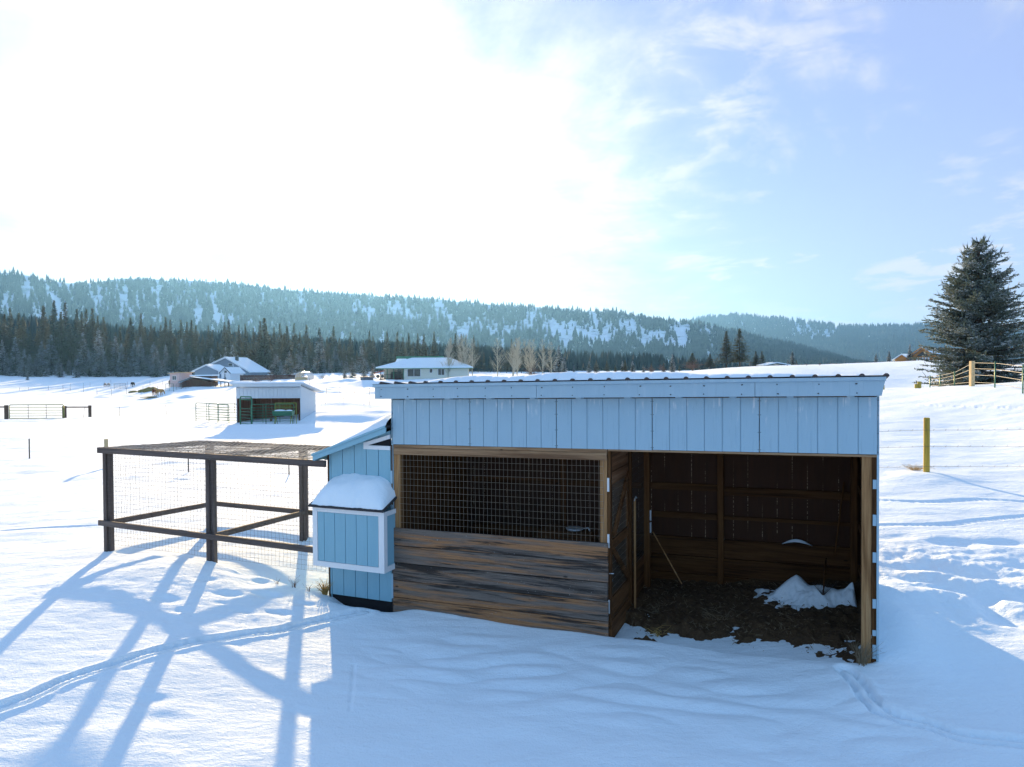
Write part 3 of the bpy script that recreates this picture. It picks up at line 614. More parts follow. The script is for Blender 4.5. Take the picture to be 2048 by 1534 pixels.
# ------------------------------------------------------------------ trees
def crown_mesh(name, h, r, seed, nb=150, nc=9, size=.30, base=.10, droop=.12, p=.85, ragged=.35, pine=False):
    rs = np.random.RandomState(seed); tris = []
    for k in range(nb):
        t_ = base+(1-base)*(k+rs.rand())/nb
        if pine: rad = r*min(1, ((1-t_)*2.6)**.6)*(.45+.55*min(1, (t_-base)*6+.3))
        else: rad = r*((1-t_)/(1-base))**p
        L = max(.04*r, rad*(1-ragged*rs.rand())); a = rs.rand()*6.283; dx, dy = math.cos(a), math.sin(a)
        dz = -droop*(1-t_)+.25*t_*rs.rand()
        m_ = max(3, int(nc*(L/r)+2)); u = (np.arange(m_)+rs.rand(m_))/m_; u = .15+.85*u
        c = np.stack([dx*L*u, dy*L*u, t_*h+dz*L*u+.06*L*u*u], 1)
        wdt = size*(.35+.75*(1-t_)**.7)*(1.15-.7*u)*(.7+.6*rs.rand(m_)); lat = np.array([-dy, dx, 0])
        for s_ in (-1, 1):
            tip = c+lat*s_*wdt[:, None]*(.9+.8*rs.rand(m_, 1))+np.array([dx, dy, -.15])*wdt[:, None]*.9+rs.randn(m_, 3)*size*.12
            b1 = c+np.array([dx, dy, 0])*wdt[:, None]*.45+rs.randn(m_, 3)*size*.12; b2 = c-np.array([dx, dy, 0])*wdt[:, None]*.45+rs.randn(m_, 3)*size*.12
            tris.append(np.stack([b1, b2, tip], 1))
        up_ = c+np.array([dx*.5, dy*.5, .5])*wdt[:, None]+rs.randn(m_, 3)*size*.15
        tris.append(np.stack([c-lat*wdt[:, None]*.35, c+lat*wdt[:, None]*.35, up_], 1))
    T = np.concatenate(tris); V = T.reshape(-1, 3)
    return npmesh(name, V, np.arange(len(V)).reshape(-1, 3), False)
def trunk_mesh(h, r, bare=1.0):
    mb = MB(); mb.tube((0, 0, -.4), (0, 0, h*.5), r, r*.6, 6); mb.tube((0, 0, h*.5), (0, 0, h*.97), r*.6, .03, 5); return mb.mesh('trunk')
PROTO = {}
def proto(kind, k, h, r, mat, **kw):
    PROTO.setdefault(kind, []).append((crown_mesh(kind+'_crown', h, r, 100+k*7+len(kind), **kw), trunk_mesh(h, h*.014), h)); PROTO[kind][-1][0].materials.append(mat); PROTO[kind][-1][1].materials.append(BARK)
for k in range(5): proto('pine_tree', k, 20, 4.3+.3*k, PINEG, nb=330, nc=10, size=.60, base=.14+.04*(k % 3), droop=.16, p=1.0, ragged=.55, pine=False)
for k in range(4): proto('fir_tree', k, 14, 2.9+.2*k, FIRG, nb=260, nc=9, size=.55, base=.03, droop=.25, p=.8, ragged=.35)
def tree(kind, k, loc, h, label, group=None, cat='tree', widen=1.0, rz=None):
    cm, tm, h0 = PROTO[kind][k % len(PROTO[kind])]; s = h/h0
    e = empty(kind, loc, rnd.uniform(0, 6.28) if rz is None else rz, label, cat, group); e.scale = (s*widen, s*widen, s)
    obj('crown', cm, None, e); obj('trunk', tm, None, e); return e

ORD = 'first second third fourth fifth sixth seventh eighth ninth tenth eleventh twelfth thirteenth fourteenth fifteenth sixteenth seventeenth eighteenth nineteenth twentieth'.split()
MARKS = ((0, 'left edge of the photo'), (60, 'tiny lone fir'), (130, 'tall dark brace post'), (212, 'snowy gap in the forest'), (275, 'dark distant horse'), (343, 'pink hut'), (425, 'grey house gable'), (490, 'grey house chimney'), (553, 'snow-laden spruces'), (610, 'greenhouse'), (700, 'dark stock tank'), (760, 'white house porch'), (850, 'white house roof'), (940, 'pale bare trees'), (1040, 'bare clump'),
         (1130, 'last bare tree'), (1250, 'roof middle'), (1345, 'narrow dark fir'), (1500, 'tall pine pair'), (1585, 'lone bushy fir'))
CNT = {}
def ordlab(what, px):
    mk = [m_ for m_ in MARKS if m_[0] <= px]
    if not mk: return what+' beyond the left edge of the photo'
    k = (what, mk[-1][1]); CNT[k] = CNT.get(k, 0)+1
    return '%s, %s right of the %s' % (what, ORD[min(CNT[k], 20)-1], mk[-1][1])
# front rows of the valley forest: px, top y, foot y, depth
tr = random.Random(21)
def ptree(px, top, Y, kind, label, group, wid=1.0, cat='tree', sink=.2):
    x = (px-1024)/F*Y; z = float(base_z(x, Y)[0])-sink; zt = CH+(ray(px, top)[2]/ray(px, top)[1])*Y
    return tree(kind, tr.randrange(9), (x, Y, z), max(2, zt-z), label, group, cat, wid)
topl = lambda x: float(np.interp(x, [-200, 0, 40, 70, 100, 135, 165, 185, 240, 285, 320, 400, 500, 530, 600, 700, 800, 900, 1000, 1120], [600, 608, 616, 618, 608, 605, 625, 622, 650, 622, 640, 640, 648, 640, 655, 660, 664, 672, 680, 700]))
x = -190
while x < 1120:                                    # tall pines
    Y = tr.uniform(245, 285) if x < 420 else tr.uniform(235, 285)
    ptree(x, topl(x)+tr.choice((-6, 0, 0, 4, 10, 18, 28, 40)), Y, 'pine_tree', ordlab('tall dark forest-edge pine', x), 'tall pines of the forest edge', tr.uniform(.85, 1.15)); x += tr.uniform(7, 14)
x = -190
while x < 760:                                     # snowy firs in front of them
    if not (205 < x < 222) and not (335 < x < 350):
        lo = 690 if x < 300 else 700
        ptree(x, tr.uniform(lo-25, lo+28), tr.uniform(222, 243), 'fir_tree', ordlab('snow-flecked fir below the pines', x), 'snowy firs below the pines', tr.uniform(.9, 1.25))
    x += tr.uniform(9, 19)
for px_, top, Y, wd_, lab in ((55, 742, 205, 1.0, 'tiny dark fir standing alone in front of the forest at the far left'), (312, 690, 222, 1.4, 'broad snowy fir with a wide dark skirt beside the open snowy gap'), (198, 655, 238, 1.0, 'slender fir left of the snowy gap in the forest'),
        (553, 702, 185, 1.5, 'round snow-laden spruce just right of the grey house'), (578, 700, 182, 1.3, 'snow-laden spruce behind the curved greenhouse'), (600, 705, 188, 1.2, 'snowy spruce above the greenhouse roof'),
        (705, 716, 178, 1.4, 'snowy young spruce between the greenhouse and the white house'), (728, 722, 172, 1.3, 'small dark spruce left of the white house porch'), (690, 722, 172, 1.1, 'small snowy spruce right of the greenhouse'), (745, 726, 176, 1.2, 'short spruce touching the white house roof on its left'),
        (1128, 712, 200, 1.3, 'snow-dusted fir right of the pale bare trees'), (1118, 690, 215, 1.2, 'dark fir right behind the last bare tree'), (1345, 708, 190, 1.1, 'narrow dark fir above the middle of the shelter roof'), (1245, 722, 210, 1.1, 'small fir low above the shelter roof'), (1265, 722, 200, 1.4, 'squat snowy fir above the shelter roof'),
        (1585, 702, 180, 1.5, 'dark bushy fir standing alone on the snowy skyline'), (1752, 708, 140, 1.3, 'little dark fir left of the log house'), (1820, 688, 138, 1.2, 'dark fir rising behind the low log wing'), (1778, 701, 150, 1.4, 'small brown-green pine beside the log wing'), (640, 655, 232, 1.0, 'tall fir above the greenhouse')):
    ptree(px_, top, Y, 'fir_tree', lab, None, wd_)
for px_, top, Y, wd_, lab in ((1453, 662, 175, 1.75, 'left one of the two tall brown-green pines above the shelter roof'), (1479, 657, 178, 1.75, 'right one of the two tall brown-green pines above the shelter roof'), (1512, 703, 178, 2.6, 'low round pine just right of the tall pair'),
        (1524, 702, 182, 1.8, 'thin pine touching the low round one'), (1420, 708, 185, 2.4, 'small round pine left of the tall pair'), (1385, 706, 188, 3.0, 'broad brown pine behind the round leafless bush'), (530, 636, 225, 1.3, 'tallest pine behind the grey house'), (575, 652, 228, 1.3, 'tall pine behind the snow-laden spruces')):
    ptree(px_, top, Y, 'pine_tree', lab, None, wd_)
for k in range(26):
    px_ = 1135+k*19+tr.uniform(-6, 6)
    if 1430 < px_ < 1500: continue
    ptree(px_, tr.uniform(716, 732), tr.uniform(200, 260), tr.choice(('pine_tree', 'fir_tree')), ordlab('low dark conifer behind the shelter roof', px_), 'low conifers behind the shelter roof', 1.5)

# leafless trees
def bare_mesh(h, seed, spread=.5, levels=5, r0=.11, upright=.5, nmin=2):
    rs = random.Random(seed); mb = MB()
    def grow(p, d, L, r, lv):
        q = p; dd = d
        for s in range(3):
            dd = (dd+Vector((rs.uniform(-1, 1), rs.uniform(-1, 1), rs.uniform(-.2, .7)))*.12).normalized(); n_ = q+dd*L/3; mb.tube(q, n_, r*(1-.15*s), r*(1-.15*(s+1)), 4 if lv < 3 else 3, False)
            if lv < levels and s > 0:
                for _ in range(2 if lv < 3 else 1):
                    a = rs.uniform(0, 6.28); sd_ = (dd*upright+Vector((math.cos(a), math.sin(a), .15))*spread).normalized(); grow(n_, sd_, L*rs.uniform(.55, .75), r*.55, lv+1)
            q = n_
        if lv < levels: grow(q, dd, L*.72, r*.62, lv+1)
    grow(Vector((0, 0, -.2)), Vector((0, 0, 1)), h*.33, r0, 0); return mb
def poplar_mesh(h, seed):
    rs = random.Random(seed); mb = MB(); nst = rs.choice((1, 2, 2, 3))
    for st in range(nst):
        lean = Vector((rs.uniform(-.16, .16)*(nst > 1), rs.uniform(-.16, .16)*(nst > 1), 1)).normalized(); H = h*rs.uniform(.85, 1); q = Vector((0, 0, -.3)); pts = [q]
        for k in range(10): q = q+(lean+Vector((rs.uniform(-1, 1), rs.uniform(-1, 1), 0))*.05)*H/10; pts.append(q)
        mb.path(pts, .11, .012, 5)
        for k in range(34):
            t_ = .16+.82*k/34; i_ = min(9, int(t_*10)); p = pts[i_].lerp(pts[i_+1], t_*10-i_); a = rs.uniform(0, 6.28); L = h*.30*(1-t_)**.75*rs.uniform(.6, 1.15)+.3
            d = Vector((math.cos(a)*.62, math.sin(a)*.62, .8)).normalized(); pp = [p]
            for q_2 in range(3): d = (d+Vector((rs.uniform(-1, 1), rs.uniform(-1, 1), .5))*.13).normalized(); pp.append(pp[-1]+d*L/3)
            mb.path(pp, .035*(1-t_*.5), .010, 3)
            for q_2 in range(7):
                u = rs.uniform(.2, 1)*3; i2 = min(2, int(u)); b0 = pp[i2].lerp(pp[i2+1], u-i2); a2 = a+rs.uniform(-1.6, 1.6); d2 = Vector((math.cos(a2)*.6, math.sin(a2)*.6, rs.uniform(.5, 1))).normalized(); l2 = L*rs.uniform(.22, .45)
                b1 = b0+d2*l2; mb.tube(b0, b1, .011, .006, 3, False)
                for q_3 in range(3): d3 = (d2+Vector((rs.uniform(-1, 1), rs.uniform(-1, 1), rs.uniform(-.2, 1)))*.6).normalized(); mb.tube(b0.lerp(b1, rs.uniform(.3, 1)), b0.lerp(b1, rs.uniform(.5, 1))+d3*l2*.5, .007, .004, 3, False)
    return mb
BARE = [poplar_mesh(9.5, 40+k).mesh('bare_branches') for k in range(5)]
for b_ in BARE: b_.materials.append(PALEBARK)
for k, (px_, top, Y, lab) in enumerate(((896, 674, 150, 'pale leafless tree in front of the right end of the white house'), (932, 668, 152, 'tall pale leafless tree just right of the white house'), (945, 676, 158, 'pale leafless tree leaning at the corner of the white house'), (995, 676, 165, 'lone pale leafless tree between the house and the bare clump'),
        (1025, 674, 160, 'first pale leafless tree of the bare clump'), (1034, 680, 165, 'pale leafless tree close behind the first of the bare clump'), (1062, 678, 165, 'pale leafless tree in the middle of the bare clump'), (1086, 678, 162, 'pale leafless tree near the right end of the bare clump'), (1102, 684, 168, 'last pale leafless tree on the right of the bare clump'))):
    x = (px_-1024)/F*Y; z = float(base_z(x, Y)[0])-.2; hh_ = CH+(744-top)/F*Y-z
    e = empty('bare_tree', (x, Y, z), k*1.3, lab, 'tree', 'leafless trees by the white house'); s_ = hh_/max(v.co.z for v in BARE[k % 5].vertices); e.scale = (s_*(.85+.08*(k*3 % 5)), s_*(.85+.08*(k*3 % 5)), s_)
    obj('branches', BARE[k % 5], None, e)
BUSH = bare_mesh(3, 77, 1.0, 5, .05, .35).mesh('twigs'); BUSH.materials.append(TWIG)
for k, (px_, top, Y, wd_, lab) in enumerate(((1384, 716, 170, 1.9, 'round leafless brown bush above the shelter roof'), (1323, 722, 172, .9, 'thin leafless brown shrub above the shelter roof'), (1300, 727, 172, 1.2, 'low brown shrub left of the thin leafless one'),
        (1613, 724, 118, .5, 'wispy dry weed on the snowy skyline'), (1640, 723, 118, .6, 'second wispy dry weed on the snowy skyline'), (1575, 728, 118, .5, 'small dry weed at the left of the snowy skyline'), (1067, 722, 150, 1.4, 'orange-brown bush at the foot of the bare clump'),
        (645, 745, 162, 1.2, 'reddish bare bush right of the greenhouse'), (512, 748, 150, 1.2, 'reddish bare bush in front of the brown board fence'), (538, 746, 150, 1.2, 'brown bare bush at the middle of the board fence'))):
    x = (px_-1024)/F*Y; z = float(base_z(x, Y)[0])-.1; hh_ = max(.6, CH+(ray(px_, top)[2]/ray(px_, top)[1])*Y-z)
    e = empty('bare_bush', (x, Y, z), k, lab, 'bush'); s_ = hh_/max(v.co.z for v in BUSH.vertices); e.scale = (s_*wd_, s_*wd_, s_); obj('twigs', BUSH, None, e)

# the big blue spruce on the right
def big_spruce(h, r, seed):
    rs = np.random.RandomState(seed); T = []; wood = MB(); wood.tube((0, 0, -.5), (0, 0, h*.97), .17, .02, 7)
    leaders = [(0, 0, 1.0, 1.0), (-.75, .1, .92, .45), (.55, -.2, .9, .5)]
    for k in range(540):
        t_ = .02+.98*(k+rs.rand())/540
        lx_, ly_, lt, ls = leaders[0] if t_ < .72 or rs.rand() < .5 else leaders[1+rs.randint(2)]
        if t_ > lt: continue
        rad = r*(1-t_/ (lt+.02))**.72 * (1 if t_ > .16 else .8+.2*t_/.16)
        if t_ > .72 and ls < 1: rad = r*.22*(1-(t_-.7)/(lt-.7+.02))
        L = max(.35, rad*(.42+.66*rs.rand())); a = rs.rand()*6.283; d = np.array([math.cos(a), math.sin(a), 0]); lat = np.array([-d[1], d[0], 0])
        s0 = np.array([lx_*max(0, (t_-.6)/.4), ly_*max(0, (t_-.6)/.4), t_*h]); dz = -.28*(1-t_)+.35*t_
        def pt(u): return s0+d*L*u+np.array([0, 0, 1])*(dz*L*u+.22*L*u*u)
        wood.tube(pt(0), pt(.9), .035, .01, 3, False)
        nsub = int(6+L*5)
        for q in range(nsub):
            u = .2+.8*(q+rs.rand())/nsub; p0 = pt(u); sl = (.20+.36*(1-abs(u-.55)))*min(1, L/1.5)*(.7+.6*rs.rand()); sg = 1 if q % 2 else -1
            sdv = lat*sg*.8+d*.65+np.array([0, 0, -.12+.35*rs.rand()]); sdv /= np.linalg.norm(sdv); m_ = max(3, int(sl/.055)); w_ = (np.arange(m_)+.5)/m_
            c = p0+sdv*(sl*w_)[:, None]; nd = rs.randn(m_, 3)+sdv*.9+np.array([0, 0, .3]); nd /= np.linalg.norm(nd, axis=1)[:, None]; e = np.cross(nd, rs.randn(m_, 3)); e /= np.linalg.norm(e, axis=1)[:, None]
            ln = .11*(.7+.6*rs.rand(m_, 1)); T.append(np.stack([c-e*.035-nd*.02, c+e*.035-nd*.02, c+nd*ln], 1))
            nd2 = np.cross(nd, e); T.append(np.stack([c-nd2*.04, c+nd2*.04, c+(nd+e)*ln*.6], 1))
        tipd = d*.5+np.array([0, 0, .9]); p0 = pt(1)
        for q in range(5): T.append(np.stack([p0-lat*.03, p0+lat*.03, p0+tipd*.22*(1+rs.rand())+rs.randn(3)*.05], 0)[None])
    V = np.concatenate(T).reshape(-1, 3); return npmesh('spruce_crown', V, np.arange(len(V)).reshape(-1, 3), False), wood
sp_at = at(1958, 742, 44); sz = float(base_z(sp_at[0], 44)[0]); sz = min(sz, CH-(790-738)/F*44+.2)
hsp = CH+(737-483)/F*44-sz
e = empty('spruce_tree', (sp_at[0], 44, sz-.1), 0, 'large frosted blue spruce behind the wire fence on the right', 'tree')
cm, wd_ = big_spruce(hsp, 4.2, 8); obj('crown', cm, SPRUCEG, e); wd_.build('trunk', BARK, e)

# ------------------------------------------------------------------ the shelter in the foreground
root = empty('animal_shelter', (C0[0], C0[1], 0), -TH, 'grey-blue open-fronted livestock shelter with a wire-mesh pen of weathered planks', 'shelter')
def part(mb, name, mat, par=None, bevel=0): return mb.build(name, mat, par or root, bevel)
def siding(mb, x0, x1, z0, z1, yf, th=.016, first=0.0, step=.2032, gap=.009, panels=()):
    """grooved panel facing -y at y=yf"""
    xs = [x1]; x = x1-first
    while x > x0+.01:
        if x < x1-.01: xs.append(x)
        x -= step
    xs.append(x0)
    for a, b in zip(xs, xs[1:]): mb.box(b+gap/2, a-gap/2, yf, yf+th-.006, z0, z1)
    mb.box(x0+.001, x1-.001, yf+th-.0055, yf+th, z0+.001, z1-.001)
DEP = 2.44
# skirt under the eave, in five sheets
mb = MB(shear); xs = [0, -1.223, -2.449, -3.67, -4.89, -6.11]
lows = [2.275, 2.272, 2.268, 2.27, 2.272]
for k in range(5): siding(mb, xs[k+1]+.002, xs[k]-.002, lows[k], 2.897, -.018)
part(mb, 'siding_skirt', SIDING)
for xa, xb in ((-6.26, -3.872), (-3.868, -1.262), (-1.258, 0)): mb = MB(shear); mb.box(xa, xb, -.20, -.165, 2.915, 3.075); part(mb, 'fascia_board', FASCIA, None, .003)
mb = MB(shear); x = -6.15
while x < -.05:
    for z_ in (2.945, 3.045): mb.tube((x+rnd.uniform(-.02, .02), -.2035, z_+rnd.uniform(-.008, .008)), (x, -.199, z_), .0065, .0065, 6)
    x += rnd.uniform(.36, .44)
for xs_ in (-.012, -1.21, -1.236, -2.436, -2.462, -3.656, -3.684, -4.876, -4.904, -6.09):
    for z_ in (2.30, 2.5, 2.7, 2.86): mb.tube((xs_, -.0205, z_), (xs_, -.017, z_), .005, .005, 5)
part(mb, 'nail_heads', STEEL)
mb = MB(shear)
for k in range(10): mb.box(-.32-k*.61, -.25-k*.61, -.15, -.03, 2.902, 2.93)
part(mb, 'rafter_ends', FASCIA)
mb = MB(shear); mb.prism([(-.232, 3.08), (-.232, 3.118), (-.165, 3.118), (-.165, 3.072), (-.198, 3.072)], 'x', -6.275, .045); part(mb, 'fascia_trim', FASCIA)
mb = MB(shear); mb.prism([(0, 2.915), (.006, 2.915), (.04, 3.08), (0, 3.08)], 'y', -.198, -.168); part(mb, 'fascia_end_cap', FASCIA)
# roof: ribbed sheets sloping down to the back
SL = -.115
def roofz(y): return 3.118+SL*(y+.2)
mb = MB(shear); mb.quad((-6.29, -.235, roofz(-.235)), (.06, -.235, roofz(-.235)), (.06, DEP+.3, roofz(DEP+.3)), (-6.29, DEP+.3, roofz(DEP+.3)))
mb.quad((-6.29, DEP+.3, roofz(DEP+.3)-.004), (.06, DEP+.3, roofz(DEP+.3)-.004), (.06, -.235, roofz(-.235)-.004), (-6.29, -.235, roofz(-.235)-.004))
x = .045
while x > -6.29:
    pl = [(x+.030*math.cos(a)*1.0, .030*math.sin(a)) for a in np.linspace(0, math.pi, 6)]
    n = len(mb.v)
    for yy in (-.245, DEP+.31):
        for p in pl: mb.v.append((p[0], yy, roofz(yy)+p[1]+.002))
    for k in range(5): mb.f.append((n+k, n+k+1, n+7+k, n+6+k)); mb.sm.append(True)
    mb.f.append(tuple(range(n+5, n-1, -1))); mb.sm.append(False)
    x -= .2286
part(mb, 'roof', ROOFM)
mb = MB(shear)
for k in range(6):
    x = -.03-k*1.21
    mb.prism([(-.165, roofz(-.165)-.012), (-.165, 2.93), (DEP+.28, 2.93+SL*(DEP+.28)+.02), (DEP+.28, roofz(DEP+.28)-.012)], 'x', x-.045, x-.007)
part(mb, 'rafters', INY)
mb = MB(shear); mb.box(-6.08, -.03, .0, .04, 2.66, 2.90); mb.box(-6.08, -.03, 0.002, .036, 2.279, 2.40); part(mb, 'header_beam', WOODH)
mb = MB(shear); mb.box(-6.08, -3.01, -.016, .001, 2.225, 2.266); mb.box(-3.0, -.012, -.012, .02, 2.245, 2.268); part(mb, 'header_trim', WOODH)
mb = MB(shear); mb.box(-6.07, -3.012, -.034, -.004, 2.13, 2.222); part(mb, 'mesh_top_board', WOODH, None, .003)
# lower planks
zb = [1.100, .856, .612, .368, .124, -.30]
mb = MB(shear)
for k in range(5):
    o1 = rnd.uniform(0, .004); mb.box(-6.09+o1, -2.998-rnd.uniform(0, .006), -.046+rnd.uniform(-.003, .003), -.006, zb[k+1]+.004, zb[k]-(.004 if k else 0))
mb.box(-6.08, -3.01, -.006, .0, -.2, 1.09)
part(mb, 'plank_wall', PLANK, None, .0035)
def wiremesh(mb, o, du, dv, nu, nv, r, su=1.0, sv=1.0, wob=.0, seed=1):
    o = np.array(o); du = np.array(du); dv = np.array(dv); rs_ = random.Random(seed)
    nrm_ = np.cross(du, dv); nrm_ = nrm_/np.linalg.norm(nrm_)
    def P(a, b): return o+du*a+dv*b+nrm_*wob*perlin(np.array([a*9.1+seed]), np.array([b*4.3]))[0]+(du/np.linalg.norm(du))*wob*.7*perlin(np.array([a*13.1+seed]), np.array([b*6.3+5]))[0]
    seg = 5 if wob else 1
    for i_ in range(nu+1):
        for k_ in range(seg): mb.tube(P(i_/nu, k_/seg), P(i_/nu, (k_+1)/seg), r, r, 3, False)
    seg = 12 if wob else 1
    for i_ in range(nv+1):
        for k_ in range(seg): mb.tube(P(k_/seg, i_/nv), P((k_+1)/seg, i_/nv), r, r, 3, False)
mb = MB(shear); wiremesh(mb, (-6.0, -.002, 1.09), (2.94, 0, 0), (0, 0, 1.05), 50, 12, .0023, wob=.010, seed=4); part(mb, 'wire_mesh', WIRE)
mb = MB(shear); mb.box(-6.085, -5.985, .001, .09, -.25, 2.262); part(mb, 'post', WOODV)
mb = MB(shear); mb.box(-3.105, -3.015, .001, .09, -.25, 2.262); part(mb, 'post', WOODV)
mb = MB(shear); mb.box(-.165, -.070, .02, .115, -.25, 2.27); part(mb, 'post', WOODV)
# right and left side walls
for xx, nm in ((-.022, 'side_wall'), (-6.11, 'side_wall')):
    mb = MB(shear); mb.prism([(-.018, -.3), (DEP, -.3), (DEP, roofz(DEP)-.02), (-.018, 2.92)], 'x', xx, xx+.022); part(mb, nm, SIDING)
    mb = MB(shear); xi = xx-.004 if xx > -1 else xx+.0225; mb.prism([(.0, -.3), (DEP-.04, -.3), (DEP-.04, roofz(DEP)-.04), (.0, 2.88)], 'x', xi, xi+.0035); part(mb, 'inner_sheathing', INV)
mb = MB(shear); mb.box(-.066, -.023, .0, .04, -.25, 2.26); part(mb, 'corner_stud', INV)
for a_, b_ in ((1.90, 2.0), (1.50, 1.62), (1.10, 1.21), (.60, .70), (.30, .36), (.05, .2)):
    mb = MB(shear); mb.box(-.060, -.024, -.012, -.001, a_, b_); part(mb, 'siding_nailer', SIDING)
for a_, b_ in ((1.72, 1.9), (1.30, 1.42), (.70, .95), (.1, .45)):
    mb = MB(shear); mb.box(-6.125, -6.098, -.03, -.019, a_, b_); part(mb, 'corner_flashing', SIDING)
mb = MB(shear); mb.box(-6.118, -6.094, -.0185, .03, -.28, 2.262); part(mb, 'corner_board', DARKW)
# back wall, girts and posts
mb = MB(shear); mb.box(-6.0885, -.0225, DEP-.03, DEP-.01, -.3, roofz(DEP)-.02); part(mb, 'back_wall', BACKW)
for z0_, z1_, x0_, x1_ in ((1.96, 2.06, -6.0, -.08), (1.41, 1.51, -3.0, -1.96), (1.36, 1.48, -1.86, -.1), (.98, 1.07, -3.0, -1.96), (1.0, 1.05, -1.86, -.1), (1.41, 1.5, -6, -3.1)):
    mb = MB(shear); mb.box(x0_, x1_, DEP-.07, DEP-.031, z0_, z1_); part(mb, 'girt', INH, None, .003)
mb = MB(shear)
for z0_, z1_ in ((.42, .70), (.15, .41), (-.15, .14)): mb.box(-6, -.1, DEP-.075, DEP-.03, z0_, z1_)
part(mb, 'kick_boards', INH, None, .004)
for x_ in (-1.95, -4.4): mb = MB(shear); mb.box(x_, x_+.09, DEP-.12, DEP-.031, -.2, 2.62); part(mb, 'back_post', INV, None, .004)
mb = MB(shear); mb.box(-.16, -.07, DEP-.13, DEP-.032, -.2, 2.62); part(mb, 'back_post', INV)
for z_ in (.4, 1.0, 1.5, 2.0):
    mb = MB(shear); mb.box(-.062, -.024, .15, DEP-.14, z_, z_+.09); part(mb, 'side_girt', INY)
# swung-in mesh door between front post and partition
door = tag(mb := MB(shear).build('pen_door', INV, root)) if False else None
mb = MB(shear)
mb.box(-3.005, -2.970, .0, .07, .02, 2.24); mb.box(-3.005, -2.970, .93, 1.0, .02, 2.24)
door = part(mb, 'pen_door', INV)
def dpart(mb, nm, mat): return mb.build(nm, mat, door)
DOORB = make_wood('door_board', (.10, .045, .02), (.20, .09, .04), (.28, .17, .10), 'y')
mb = MB(shear); mb.box(-3.006, -2.972, .071, .929, 1.98, 2.235); dpart(mb, 'top_board', DOORB)
mb = MB(shear); mb.box(-3.004, -2.965, .071, .929, 1.82, 1.975); dpart(mb, 'top_board', DOORB)
for bq in ((-3.004, -2.965, .071, .929, 1.0, 1.12), (-3.004, -2.965, .071, .929, .14, .40), (-3.006, -2.960, .0, 1.0, -.12, .13)): mb = MB(shear); mb.box(*bq); dpart(mb, 'lower_board', INY)
mb = MB(shear); mb.beam((-2.955, .10, 1.18), (-2.955, .90, 1.85), .03, .09); mb.beam((-2.955, .10, .98), (-2.955, .90, .42), .03, .07); dpart(mb, 'brace', INY)
mb = MB(shear); wiremesh(mb, (-2.99, .07, .4), (0, .86, 0), (0, 0, 1.42), 17, 14, .0018); dpart(mb, 'wire_mesh', WIRE)
for z_ in (1.74, 1.04, .22):
    mb = MB(shear); mb.box(-3.012, -2.985, -.012, -.001, z_, z_+.17); dpart(mb, 'hinge', GALV)
mb = MB(shear); mb.tube((-2.99, -.01, .72), (-2.93, -.01, .725), .006); dpart(mb, 'latch', GALV)
# partition further in
mb = MB(shear); mb.box(-2.99, -2.95, 1.03, 1.09, 0, 2.6); part(mb, 'partition_post', INV)
mb = MB(shear); mb.box(-2.96, -2.87, 1.88, 1.96, 0, 2.62); part(mb, 'partition_post', INV)
mb = MB(shear); mb.box(-2.93, -2.905, 1.10, 1.135, -.05, 1.47); part(mb, 'gate_stile', WOODV)
mb = MB(shear); mb.path([(-2.92, 1.09, 1.44), (-2.905, 1.12, 1.50), (-2.90, 1.16, 1.47)], .008); part(mb, 'hook', GALV)
mb = MB(shear)
for z0_, z1_ in ((.0, .26), (.265, .52)): mb.box(-2.985, -2.955, 1.1, 2.3, z0_, z1_)
part(mb, 'partition_boards', INY)
mb = MB(shear); wiremesh(mb, (-2.95, 1.09, .52), (0, 1.25, 0), (0, 0, 1.95), 25, 20, .0016); part(mb, 'partition_mesh', WIREL)
for z_ in (1.02, .84):
    mb = MB(shear); mb.box(-2.865, -2.845, 1.87, 1.90, z_, z_+.15); part(mb, 'bracket', GALV)

def snow_cap(name, fx, nx, ny, label, parent_fn=None, mat=SNOWCAP):
    """fx(u, v) -> point on the top surface; closed below by fx(u, v, low)"""
    U, Vv = np.meshgrid(np.linspace(0, 1, nx), np.linspace(0, 1, ny)); top = fx(U.ravel(), Vv.ravel()); 
    i = np.arange(ny-1)[:, None]*nx; j = np.arange(nx-1)[None, :]
    o = obj(name, npmesh(name, top, np.stack([i+j, i+j+1, i+nx+j+1, i+nx+j], -1).reshape(-1, 4)), mat)
    return o
def place_local(o): o.location = (C0[0], C0[1], 0); o.rotation_euler = (0, 0, -TH); return o
def roofsnow(u, v):
    x = -5.75+5.77*u; y = -.245+(DEP+.5)*v**1.4
    rib = np.abs(((x-.045)/.2286) % 1.0); rib = np.minimum(rib, 1-rib)*.2286
    edge = .008+.02*(perlin(x*1.7, x*0)+.3)+.018*np.exp(-(rib/.03)**2)
    inn = np.clip((y+.245-edge)/.28, 0, 1)
    th = .135*(1-(1-inn)**2.4)**.9*(.85+.35*fbm(x*.8, y*1.4, 3)) 
    th = th*sstep(x, -5.78, -4.7)**.6*(1-.62*sstep(x, -2.8, -.3))*np.clip((.03-x)/.25, 0, 1)**.5*np.clip((DEP+.25-y)/.3, 0, 1)
    z = roofz(y)+.010+th
    return np.stack([x, y+.015*perlin(x*3, x*0+2), z+TILT*x], 1)
tag(place_local(snow_cap('roof_snow', roofsnow, 700, 60, '')), 'uneven blanket of snow lying on the ribbed roof of the large shelter', 'snow', None, 'stuff')

